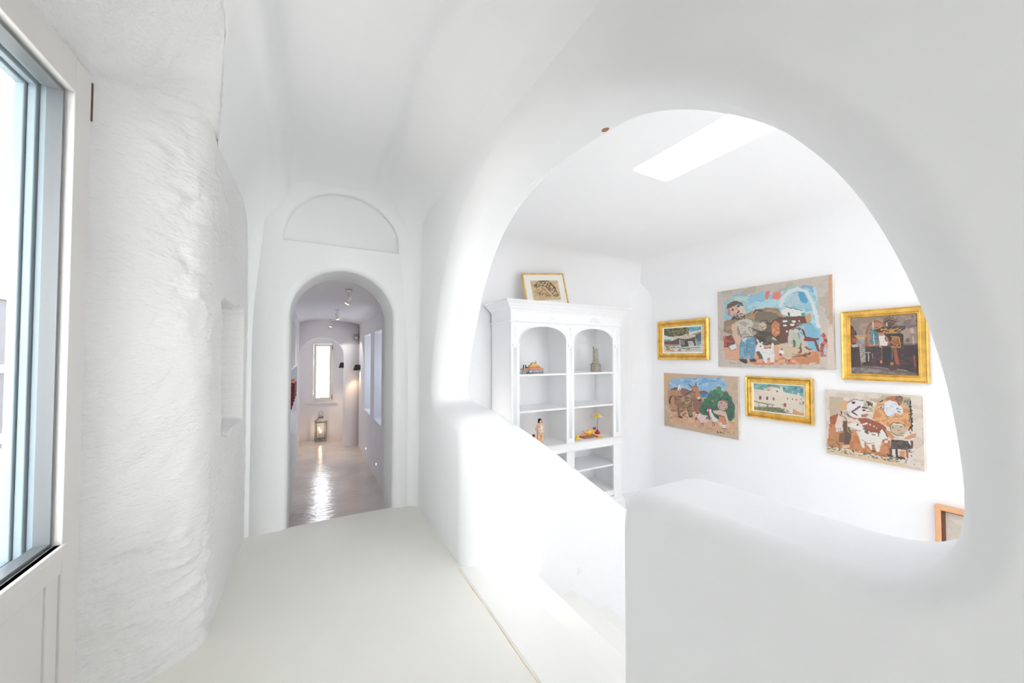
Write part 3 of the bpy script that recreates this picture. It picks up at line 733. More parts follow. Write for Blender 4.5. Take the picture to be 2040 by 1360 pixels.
l = bpy.data.lights.new('candle_light', 'POINT'); l.energy = 0.5; l.color = (1, .65, .38); l.shadow_soft_size = .02; lo = bpy.data.objects.new('candle_light', l); link(lo, L); lo.location = (0, 0, 0.26)
# bookshelf boards and books in the left recess
sh = thing('wall_shelf', 'white shelf boards with vertical dividers in the left corridor recess', 'shelf', (XCL, 6.5, 0.35))
for z in (0.34, 0.86): bx('shelf', M['paint'], sh, -0.25, 0.0 if z < .9 else .01, -1.34, 1.39, z - .0, z + .03)
for y in (-0.9, -0.45, 0.0, 0.45, 0.9): bx('divider', M['paint'], sh, -0.25, 0.008, y - .015, y + .015, 0.89, 1.49)
bk = [(0.62, 0.045, 0.30, (0.20, 0.01, 0.03), 'dark red'), (0.69, 0.035, 0.34, (0.34, 0.03, 0.02), 'bright red'), (0.745, 0.03, 0.27, (0.03, 0.05, 0.12), 'navy'), (0.80, 0.04, 0.31, (0.70, 0.25, 0.06), 'orange'), (0.86, 0.035, 0.25, (0.30, 0.03, 0.20), 'plum')]
for i, (y, th, h, col, cn) in enumerate(bk):
    y = 5.4 + (i * 0.42)
    b = thing('book', '%s book standing on the lower shelf of the left corridor recess' % cn, 'book', (XCL - .11, y, 0.72), 'books in the left corridor recess')
    cm = mat('cover_' + cn.replace(' ', '_'), col, 0.5)
    bx('cover', cm, b, -0.10, 0.12, -th / 2, th / 2, 0, h, bev=0.002)
    bx('pages', M['cream'], b, -0.104, 0.12, -th / 2 + .004, th / 2 - .004, 0.004, h + .001)
pl_ = bx('serving_board', M['wood'], None, XCL - .2, XCL + .035, 5.3, 5.75, 1.055, 1.077, bev=0.004); tag(pl_, 'small brown wooden board lying above the books in the corridor recess', 'board')

# ------------------------------------------------------------------ glazed door on the left
XD = -0.775
D = bpy.data.objects.new('door_1', None); link(D); D.location = (XD, 2.0, 0); struct(D, 'off-white glazed door at the left with solid lower panel')
gR = on(0, XD, 135, 181); gB = on(0, XD, 106, 1088)
fR = on(0, XD, 184, 170)
gy, gzt, gzb = (gR.y + gB.y) / 2, gR.z, gB.z; fy, fzt = fR.y + 0.01, fR.z
Yn = 1.10                     # hidden near end of the door
def dbox(name, m, y0, y1, z0, z1, x0=-0.02, x1=0.02, bev=0.003):
    return bx(name, m, D, x0, x1, y0 - 2.0, y1 - 2.0, z0, z1, bev=bev)
lat = (fy - gy) * 0.62        # width of the leaf stile
dbox('door_frame', M['joinery'], gy + lat + .004, fy + .03, 0, fzt + .05, -0.03, 0.012)
dbox('door_frame', M['joinery'], Yn, gy + lat + .002, gzt + lat + .03, fzt + .08, -0.03, 0.012)
dbox('stile', M['joinery'], gy + .002, gy + lat, 0.01, gzt + lat + .02)
dbox('stile', M['joinery'], Yn + .02, Yn + .12, 0.01, gzt + lat + .02)
dbox('top_rail', M['joinery'], Yn + .12, gy + .002, gzt + .002, gzt + lat + .02)
dbox('lock_rail', M['joinery'], Yn + .12, gy + .002, gzb - .10, gzb)
dbox('lock_rail', M['joinery'], Yn + .12, gy + .03, gzb - .02, gzb + .0, -0.02, 0.03)
dbox('bottom_rail', M['joinery'], Yn + .12, gy + .002, 0.01, 0.14)
dbox('panel', M['joinery'], Yn + .12, gy - .06, 0.14, gzb - .10, -0.01, 0.006)
dbox('panel_moulding', M['joinery'], gy - .065, gy + .002, 0.14, gzb - .10, -0.01, 0.013)
dbox('glass_pane', M['glass'], Yn + .12, gy, gzb, gzt, -0.004, 0.002, 0)
dbox('glazing_seal', M['gasket'], gy - .012, gy, gzb, gzt, -0.045, -0.005, 0)
dbox('glazing_seal', M['gasket'], Yn + .12, gy - .012, gzt - .012, gzt, -0.045, -0.005, 0)
dbox('glazing_seal', M['gasket'], Yn + .12, gy - .012, gzb, gzb + .012, -0.045, -0.005, 0)
dbox('hinge', M['hinge'], gy + lat - .002, gy + lat + .006, fzt - .17, fzt - .02, 0.012, 0.024)
# pale blue outer shutter frame with stepped profile
for x0, x1, dy in ((-0.066, -0.045, 0.004), (-0.090, -0.069, -0.008), (-0.118, -0.093, -0.016)):
    q = dbox('outer_frame', M['blue'], gy + dy - .002, gy + .12, 0, gzt + .1, x0, x1, 0.003)
    dbox('outer_frame', M['blue'], Yn + .05, gy + dy, gzt - .004 + dy, gzt + .1, x0, x1, 0.003)
    dbox('outer_frame', M['blue'], Yn + .05, gy + dy, gzb - .30, gzb - .02, x0, x1, 0.003)
dbox('outer_frame', M['blue'], gy + .012, gy + .15, 0, gzt + .12, -0.116, -0.045)
dbox('outer_frame', M['blue'], Yn + .05, gy + .12, gzt + .05, gzt + .14, -0.116, -0.045)
portal((XD - .30, (Yn + gy) / 2 + .05, (gzt + gzb) / 2), (gy - Yn - .1, gzt - gzb), (1, 0, 0))

# ------------------------------------------------------------------ outside
bm = bmesh.new(); box(bm, -2.2, -0.93, -0.6, 2.3, 2.72, 2.84); struct(mesh_obj('ceiling_door_canopy', bm, M['plaster']))  # unseen slab added over the door to cut the high sky light
bm = bmesh.new(); box(bm, -14, -0.95, -8, 14, -0.4, -0.25); struct(mesh_obj('floor_terrace', bm, M['terrace']))
S = thing('terrace_screen', 'white framed terrace screen with grey infill seen through the door glass', 'screen', (-4.6, 7.2, -0.25))
a_, b_ = on(0, -4.2, 5, 555), on(0, -4.2, 5, 735)
zt = a_.z + .25
S.location = (-4.2, 7.6, -0.25)
for k in range(-4, 4): bx('post', M['house'], S, -0.04, 0.04, k * 1.4 - .04, k * 1.4 + .04, 0, zt)
for z, h in ((zt - .02, .14), (zt - .32, .06), ((b_.z + .25) - .05, .12), ((on(0, -4.2, 5, 880).z + .25), .14), (on(0, -4.2, 5, 1035).z + .2, .1)):
    bx('rail', M['house'], S, -0.06, 0.06, -5.6, 4.2, z, z + h)
bx('infill', M['screen'], S, -0.015, 0.015, -5.6, 4.2, 0.2, zt - .3)
# hillside village far beyond the corridor window
bm = bmesh.new()
def hill_z(x, y):
    v = max(0, (y - 110) / 200); return -24 + 37 * v ** 0.85 + 1.5 * noise.fractal(Vector((x * .03, y * .03, 0)), 1, 2, 4)
grid(bm, 70, 60, lambda u, v: Vector((-110 + 240 * u, 110 + 200 * v, hill_z(-110 + 240 * u, 110 + 200 * v))))
hb = mesh_obj('hillside', bm, M['hill'], smooth=True); tag(hb, 'dry sunlit hillside seen through the narrow corridor window', 'hill')
hs = [(634, 150, 'lowest white house on the hillside, at the left edge of the window pane'), (649, 172, 'low white house on the hillside, at the right side of the pane'), (638, 205, 'white house halfway up the hillside, left of centre'), (650, 222, 'white house halfway up the hillside, right of centre'), (634, 246, 'white house high on the hillside, at the left edge of the pane'), (644, 262, 'white house high on the hillside, in the centre of the pane'), (653, 285, 'topmost white house on the hillside, at the right edge of the pane'), (637, 300, 'topmost white house on the hillside, left of centre')]
for i, (px, Y, lab) in enumerate(hs):
    x = on(1, Y, px, 700).x; z = hill_z(x, Y)
    h = thing('village_house', lab, 'house', (x, Y, z - 0.5), 'white houses on the hillside beyond the window')
    sx = 2.6 + 0.6 * (i % 3); bx('walls', M['house'], h, -sx, sx, -3, 3, -1.5, 4.5 + .8 * (i % 2))
    for wx in (-1.3, 1.2): bx('window', M['bluewin'], h, wx - .4, wx + .4, -3.06, -2.9, 1.6, 2.9)

# ------------------------------------------------------------------ art: painted surfaces as colour per vertex
def s2l(c):
    return tuple(((v / 255) / 12.92 if v / 255 <= 0.04045 else ((v / 255 + 0.055) / 1.055) ** 2.4) for v in c)
def homog(quad):
    (x0, y0), (x1, y1), (x2, y2), (x3, y3) = quad   # TL TR BR BL for (0,0),(1,0),(1,1),(0,1)
    A = []; b = []
    for (u, v), (x, y) in zip(((0, 0), (1, 0), (1, 1), (0, 1)), quad):
        A.append([u, v, 1, 0, 0, 0, -u * x, -v * x]); b.append(x); A.append([0, 0, 0, u, v, 1, -u * y, -v * y]); b.append(y)
    h = np.linalg.solve(np.array(A, float), np.array(b, float)); return np.append(h, 1).reshape(3, 3)
def vnoise(X, Y, seed, sc_):
    """smooth value noise"""
    rs = np.random.RandomState(seed); G = rs.rand(64, 64)
    x = X / sc_; y = Y / sc_; xi = np.floor(x).astype(int); yi = np.floor(y).astype(int); fx = x - xi; fy = y - yi
    fx = fx * fx * (3 - 2 * fx); fy = fy * fy * (3 - 2 * fy)
    g = lambda a, b: G[a % 64, b % 64]
    return (g(xi, yi) * (1 - fx) + g(xi + 1, yi) * fx) * (1 - fy) + (g(xi, yi + 1) * (1 - fx) + g(xi + 1, yi + 1) * fx) * fy - 0.5
def paint(quad, shapes, nu, nv, wob=8, seed=1, grain=0.06):
    Hm = homog(quad); U, V = np.meshgrid(np.linspace(0, 1, nu + 1), np.linspace(0, 1, nv + 1), indexing='ij')
    W = Hm[2, 0] * U + Hm[2, 1] * V + 1; X = (Hm[0, 0] * U + Hm[0, 1] * V + Hm[0, 2]) / W; Y = (Hm[1, 0] * U + Hm[1, 1] * V + Hm[1, 2]) / W
    Xo, Yo = X.copy(), Y.copy()
    X = X + wob * vnoise(Xo, Yo, seed, 30) + wob * .6 * vnoise(Xo, Yo, seed + 1, 11); Y = Y + wob * vnoise(Xo, Yo, seed + 2, 30) + wob * .6 * vnoise(Xo, Yo, seed + 3, 11)
    col = np.zeros(X.shape + (3,)); i = 0
    for sh_ in shapes:
        k, c = sh_[0], np.array(s2l(sh_[1])); i += 1
        if k == 'bg': m = np.ones(X.shape, bool)
        elif k == 'e':
            _, _, cx, cy_, rx, ry = sh_[:6]; an = math.radians(sh_[6]) if len(sh_) > 6 else 0
            dx, dy = X - cx, Y - cy_; m = ((dx * math.cos(an) + dy * math.sin(an)) / rx) ** 2 + ((-dx * math.sin(an) + dy * math.cos(an)) / ry) ** 2 < 1
        elif k == 'p':
            P = sh_[2]; m = np.zeros(X.shape, bool); j = len(P) - 1
            for q in range(len(P)):
                xi, yi = P[q]; xj, yj = P[j]
                cnd = ((yi > Y) != (yj > Y)) & (X < (xj - xi) * (Y - yi) / ((yj - yi) or 1e-9) + xi); m ^= cnd; j = q
        elif k == 'l':
            wd = sh_[2]; P = sh_[3]; m = np.zeros(X.shape, bool)
            for (ax, ay), (bx_, by) in zip(P, P[1:]):
                dx, dy = bx_ - ax, by - ay; L2 = dx * dx + dy * dy or 1e-9
                t = np.clip(((X - ax) * dx + (Y - ay) * dy) / L2, 0, 1); m |= (X - ax - t * dx) ** 2 + (Y - ay - t * dy) ** 2 < (wd / 2) ** 2
        elif k == 'n':   # mottled patches of a colour inside a polygon: ('n', col, poly, scale, threshold)
            P = sh_[2]; m = np.zeros(X.shape, bool); j = len(P) - 1
            for q in range(len(P)):
                xi, yi = P[q]; xj, yj = P[j]
                cnd = ((yi > Y) != (yj > Y)) & (X < (xj - xi) * (Y - yi) / ((yj - yi) or 1e-9) + xi); m ^= cnd; j = q
            m &= vnoise(X, Y * 1.6, seed + 40 + i, sh_[3]) > sh_[4]
        tint = 1 + grain * 2 * (vnoise(X * 1.0, Y * 2.2, seed + i, 22))[..., None]
        col = np.where(m[..., None], c * tint, col)
    col *= (1 + grain * (vnoise(Xo, Yo * 2.5, seed + 77, 9)))[..., None]
    return np.clip((col * 0.88 + 0.06) * 0.84, 0, 1)
def art_mesh(name, parent, col, width, height, loc, normal='-X', wrap=None):
    """plane in local x(right) z(up); returns object. col indexed [u][v] with v from the top"""
    nu, nv = col.shape[0] - 1, col.shape[1] - 1
    V = [((i / nu - .5) * width, 0, (.5 - j / nv) * height) for i in range(nu + 1) for j in range(nv + 1)]
    Fc = [(i * (nv + 1) + j, i * (nv + 1) + j + 1, (i + 1) * (nv + 1) + j + 1, (i + 1) * (nv + 1) + j) for i in range(nu) for j in range(nv)]
    me = bpy.data.meshes.new(name); me.from_pydata(V, [], Fc); ca = me.color_attributes.new('art', 'FLOAT_COLOR', 'POINT')
    ca.data.foreach_set('color', np.concatenate([col.reshape(-1, 3), np.ones((col.shape[0] * col.shape[1], 1))], 1).astype('f').ravel())
    me.materials.append(M['art']); o = bpy.data.objects.new(name, me); link(o, parent); o.location = loc; return o
def moulding(bm, w_, h_, prof_):
    """picture frame: outer size w_ x h_, profile [(inset, out)] swept round with mitres; out is towards -y (the viewer)"""
    rings = []
    for ins, out in prof_:
        a, b = w_ / 2 - ins, h_ / 2 - ins
        rings.append([bm.verts.new((x, -out, z)) for x, z in ((-a, -b), (a, -b), (a, b), (-a, b))])
    for A, B in zip(rings, rings[1:]):
        for i in range(4): bm.faces.new((A[i], A[(i + 1) % 4], B[(i + 1) % 4], B[i]))

def wall_rect(px, plane):
    P = [on(0, plane, *p) for p in px]          # TL TR BR BL on the painting wall
    yl = (P[0].y + P[3].y) / 2; yr = (P[1].y + P[2].y) / 2; zt_ = (P[0].z + P[1].z) / 2; zb = (P[2].z + P[3].z) / 2
    return (yl + yr) / 2, (zt_ + zb) / 2, yl - yr, zt_ - zb
def hang(name, label, px, depth, group=None):
    y, z, w__, h__ = wall_rect(px, XP - depth)
    t = thing(name, label, 'painting', (XP - 0.006, y, z), group, rz=-math.pi / 2)
    return t, w__, h__
S1 = 5.914
# ---- large canvas
q1 = [(130, 290), (1490, 105), (1480, 1235), (115, 1170)]
canvas1 = [('bg', (214, 203, 190)), ('n', (200, 186, 170), [(100, 100), (1500, 100), (1500, 1240), (100, 1240)], 90, .18),
 ('p', (226, 172, 140), [(1440, 120), (1485, 110), (1475, 700), (1440, 700)]), ('p', (232, 216, 200), [(1420, 740), (1480, 700), (1480, 1230), (1400, 1220)]),
 ('p', (168, 214, 222), [(200, 560), (240, 430), (330, 340), (440, 370), (560, 330), (640, 300), (880, 350), (960, 270), (1100, 250), (1260, 250), (1300, 420), (1330, 800), (1390, 900), (1380, 1100), (1300, 1040), (1180, 960), (1140, 600), (880, 560), (480, 560), (210, 620)]),
 ('n', (150, 204, 226), [(200, 330), (1300, 260), (1330, 1100), (1000, 1000), (900, 500), (200, 620)], 60, .12),
 ('n', (190, 226, 234), [(480, 330), (1300, 260), (1330, 700), (880, 560), (480, 520)], 70, .02),
 ('p', (156, 206, 230), [(480, 380), (560, 330), (660, 290), (680, 380), (500, 440)]), ('p', (206, 226, 214), [(330, 350), (480, 350), (470, 400), (330, 400)]),
 ('p', (240, 132, 116), [(690, 310), (740, 280), (750, 310), (720, 390), (690, 390)]), ('p', (240, 140, 122), [(780, 310), (870, 290), (880, 360), (840, 395), (780, 380)]),
 ('p', (170, 216, 204), [(900, 330), (960, 250), (1060, 210), (1050, 260), (960, 300)]), ('p', (136, 184, 224), [(1090, 260), (1140, 225), (1260, 240), (1260, 330), (1200, 260)]),
 ('l', (230, 236, 240), 44, [(870, 470), (900, 370), (980, 300), (1080, 270), (1180, 310), (1240, 420), (1280, 560), (1310, 720)]),
 ('p', (86, 172, 214), [(1085, 310), (1150, 310), (1195, 420), (1170, 445), (1110, 430), (1090, 370)]), ('p', (190, 216, 220), [(950, 420), (1020, 340), (1080, 320), (1100, 440), (1170, 470), (900, 480)]),
 ('p', (134, 192, 218), [(1150, 620), (1230, 690), (1330, 820), (1300, 1010), (1190, 980), (1160, 850), (1140, 720)]),
 ('p', (158, 134, 108), [(190, 760), (200, 640), (260, 620), (360, 600), (460, 560), (560, 510), (700, 485), (840, 500), (880, 560), (900, 620), (860, 760), (760, 800), (740, 860), (560, 830), (300, 800)]),
 ('n', (188, 152, 112), [(190, 760), (200, 640), (460, 540), (700, 485), (880, 560), (860, 660), (500, 640)], 60, .08),
 ('p', (130, 118, 98), [(560, 560), (620, 520), (760, 540), (870, 600), (740, 650), (560, 640)]),
 ('p', (120, 80, 66), [(190, 820), (280, 800), (330, 900), (300, 940), (190, 950)]), ('n', (214, 84, 66), [(185, 820), (300, 800), (330, 950), (185, 950)], 30, .15),
 ('p', (118, 74, 62), [(760, 640), (860, 600), (1140, 590), (1230, 650), (1100, 700), (960, 760), (940, 900), (840, 920), (760, 800)]),
 ('p', (112, 100, 82), [(540, 700), (740, 640), (760, 860), (850, 900), (840, 930), (560, 930), (540, 800)]), ('n', (86, 74, 62), [(540, 700), (850, 640), (850, 930), (560, 930)], 45, .12),
 ('p', (206, 130, 92), [(750, 690), (800, 640), (850, 680), (850, 800), (790, 840), (755, 790)]), ('n', (232, 160, 120), [(750, 690), (850, 680), (850, 830), (755, 790)], 26, .1),
 ('l', (70, 56, 48), 12, [(540, 560), (580, 515), (650, 520)]), ('l', (60, 52, 46), 7, [(600, 660), (640, 640), (700, 640), (720, 670)]),
 ('p', (212, 168, 118), [(1150, 590), (1220, 560), (1225, 650), (1170, 670)]),
 ('p', (245, 244, 238), [(880, 520), (940, 495), (970, 470), (985, 500), (1060, 520), (1160, 540), (1150, 580), (1060, 590), (960, 590), (885, 570)]), ('l', (60, 90, 90), 8, [(940, 480), (1000, 500), (1120, 530)]), ('p', (90, 80, 80), [(950, 550), (965, 540), (975, 590), (955, 590)]), ('p', (60, 168, 160), [(1110, 560), (1150, 550), (1150, 590), (1115, 585)]),
 ('n', (96, 104, 84), [(860, 600), (1000, 600), (960, 720), (870, 700)], 30, .1),
 ('e', (240, 238, 232), 918, 648, 28, 12), ('e', (240, 238, 232), 1018, 655, 28, 12), ('e', (240, 238, 232), 915, 698, 24, 14), ('e', (240, 238, 232), 1000, 692, 28, 13), ('e', (240, 236, 224), 935, 772, 12, 12), ('e', (236, 230, 220), 1085, 650, 10, 14),
 ('l', (170, 150, 120), 12, [(1050, 690), (1140, 680), (1220, 690)]),
 ('p', (232, 178, 148), [(180, 950), (560, 930), (850, 930), (1180, 960), (1310, 1040), (1310, 1150), (1080, 1160), (560, 1150), (200, 1090)]), ('p', (226, 200, 170), [(820, 930), (1100, 930), (1220, 1000), (1020, 1060), (840, 1010)]),
 ('n', (226, 140, 96), [(380, 1100), (1310, 1010), (1310, 1170), (560, 1160)], 50, .08), ('p', (214, 146, 92), [(1010, 1100), (1210, 1060), (1310, 1030), (1310, 1140), (1080, 1165)]),
 ('n', (120, 100, 84), [(1090, 920), (1260, 1000), (1180, 1080), (1010, 1060)], 26, .12), ('l', (90, 76, 60), 10, [(1000, 1070), (1120, 1060), (1200, 1050)]),
 ('l', (130, 70, 60), 22, [(1080, 740), (1130, 770), (1150, 850), (1260, 870), (1300, 870)]), ('l', (140, 60, 50), 36, [(1150, 870), (1260, 880), (1300, 1000)]), ('l', (170, 76, 66), 40, [(1370, 820), (1390, 900), (1345, 940), (1340, 1040)]), ('n', (230, 120, 100), [(1330, 810), (1400, 810), (1390, 1080), (1320, 1080)], 22, .1),
 ('p', (176, 204, 206), [(1040, 760), (1100, 750), (1130, 830), (1080, 850)]), ('l', (60, 180, 220), 14, [(1100, 790), (1120, 810)]),
 ('e', (226, 214, 196), 1038, 762, 32, 30), ('l', (60, 50, 48), 9, [(1000, 750), (1040, 735), (1075, 750)]), ('p', (190, 206, 182), [(1000, 790), (1070, 790), (1090, 880), (1080, 960), (1045, 965), (1030, 880), (990, 870)]), ('p', (108, 112, 96), [(1000, 870), (1030, 880), (1030, 960), (1000, 955)]), ('l', (70, 60, 50), 8, [(1070, 800), (1085, 860)]), ('l', (226, 210, 190), 16, [(975, 850), (960, 900), (970, 940)]),
 # the man
 ('p', (216, 208, 190), [(330, 650), (430, 600), (500, 620), (620, 660), (690, 700), (640, 760), (560, 720), (510, 720), (540, 820), (380, 830), (350, 720), (310, 800), (290, 720)]),
 ('n', (180, 172, 156), [(330, 650), (620, 640), (560, 820), (380, 830)], 40, .14), ('p', (176, 164, 144), [(560, 650), (640, 680), (610, 760), (520, 720)]), ('l', (70, 62, 56), 6, [(460, 600), (540, 640), (640, 670)]), ('l', (70, 62, 56), 6, [(480, 710), (560, 750), (660, 765)]), ('l', (90, 80, 70), 7, [(350, 710), (390, 800), (400, 830)]), ('l', (70, 62, 56), 8, [(380, 830), (540, 825)]), ('l', (90, 80, 70), 6, [(490, 740), (520, 810)]),
 ('e', (222, 196, 176), 650, 705, 48, 45), ('l', (80, 60, 56), 6, [(610, 700), (650, 720), (690, 700)]), ('l', (80, 60, 56), 6, [(620, 730), (660, 745)]),
 ('l', (232, 196, 176), 62, [(310, 700), (325, 800), (370, 880)]), ('p', (238, 196, 164), [(330, 860), (400, 850), (440, 910), (430, 950), (350, 950), (320, 900)]), ('l', (110, 80, 66), 5, [(345, 900), (350, 940)]), ('l', (110, 80, 66), 5, [(380, 890), (390, 940)]),
 ('p', (106, 160, 190), [(390, 850), (550, 830), (560, 900), (540, 1090), (480, 1090), (460, 960), (450, 1080), (370, 1080), (365, 960)]), ('p', (226, 226, 230), [(400, 850), (470, 840), (440, 890), (410, 880)]), ('l', (70, 80, 90), 6, [(455, 900), (462, 1070)]), ('n', (140, 186, 206), [(390, 850), (550, 830), (540, 1090), (370, 1080)], 40, .14),
 ('p', (66, 60, 60), [(360, 1085), (450, 1090), (460, 1130), (430, 1148), (370, 1110)]), ('p', (66, 60, 60), [(480, 1090), (540, 1088), (575, 1120), (500, 1122)]),
 ('p', (244, 240, 236), [(245, 940), (320, 905), (335, 950), (280, 990)]), ('l', (70, 60, 60), 5, [(245, 940), (275, 990), (320, 970)]),
 ('e', (226, 190, 170), 350, 500, 100, 92, 12), ('e', (236, 214, 196), 400, 520, 55, 60), ('e', (216, 130, 110), 258, 530, 16, 40), ('p', (70, 60, 56), [(275, 570), (320, 600), (400, 610), (450, 540), (440, 590), (390, 625), (310, 615)]), ('n', (96, 84, 78), [(270, 560), (450, 540), (450, 620), (290, 625)], 14, .0),
 ('p', (116, 84, 66), [(232, 490), (240, 440), (330, 395), (410, 420), (440, 470), (360, 440), (300, 470)]), ('e', (60, 44, 40), 303, 505, 11, 13), ('e', (60, 44, 40), 372, 462, 17, 10), ('l', (90, 60, 50), 6, [(345, 480), (360, 510), (380, 515)]), ('p', (168, 60, 56), [(345, 545), (365, 515), (390, 520), (370, 550)]), ('p', (40, 150, 200), [(355, 440), (375, 430), (395, 450), (365, 455)]),
 # goat
 ('p', (110, 98, 84), [(560, 1000), (640, 980), (660, 1090), (600, 1090)]), ('p', (243, 240, 236), [(555, 990), (575, 920), (600, 900), (640, 910), (660, 970), (740, 975), (750, 900), (775, 905), (780, 1040), (770, 1130), (730, 1135), (720, 1085), (700, 1080), (690, 1140), (660, 1130), (630, 1040), (600, 1000), (560, 1005)]), ('l', (243, 240, 236), 16, [(600, 900), (575, 850)]), ('l', (243, 238, 230), 14, [(630, 900), (680, 870)]), ('l', (60, 56, 54), 6, [(650, 965), (740, 965), (740, 910), (765, 905)]), ('e', (40, 40, 50), 615, 940, 8, 10), ('p', (210, 140, 110), [(690, 1080), (725, 1080), (725, 1105), (695, 1110)]), ('n', (216, 226, 220), [(600, 960), (780, 970), (770, 1090), (640, 1040)], 30, .16),
 ('p', (70, 62, 52), [(560, 850), (640, 830), (700, 880), (660, 900), (610, 870)]),
 # hen
 ('p', (226, 200, 164), [(880, 1040), (900, 1010), (960, 1040), (1000, 1010), (1040, 1010), (1020, 1060), (960, 1105), (910, 1105), (870, 1070)]), ('e', (244, 240, 236), 865, 1015, 30, 26), ('e', (170, 50, 48), 872, 985, 16, 10), ('e', (170, 50, 48), 852, 1045, 14, 14), ('l', (60, 50, 50), 6, [(990, 1045), (1020, 1040)]), ('l', (60, 50, 50), 6, [(980, 1070), (1010, 1070)]), ('l', (90, 60, 50), 5, [(870, 1070), (910, 1105), (970, 1105)]), ('l', (90, 60, 50), 8, [(915, 1105), (905, 1145)]), ('l', (90, 60, 50), 8, [(945, 1105), (950, 1145)]),
 ('l', (150, 60, 50), 4, [(245, 1130), (255, 1140), (265, 1130), (275, 1142), (290, 1132), (305, 1142), (320, 1135)]), ('l', (120, 60, 60), 4, [(340, 1130), (350, 1142), (365, 1132), (385, 1138)]),
]
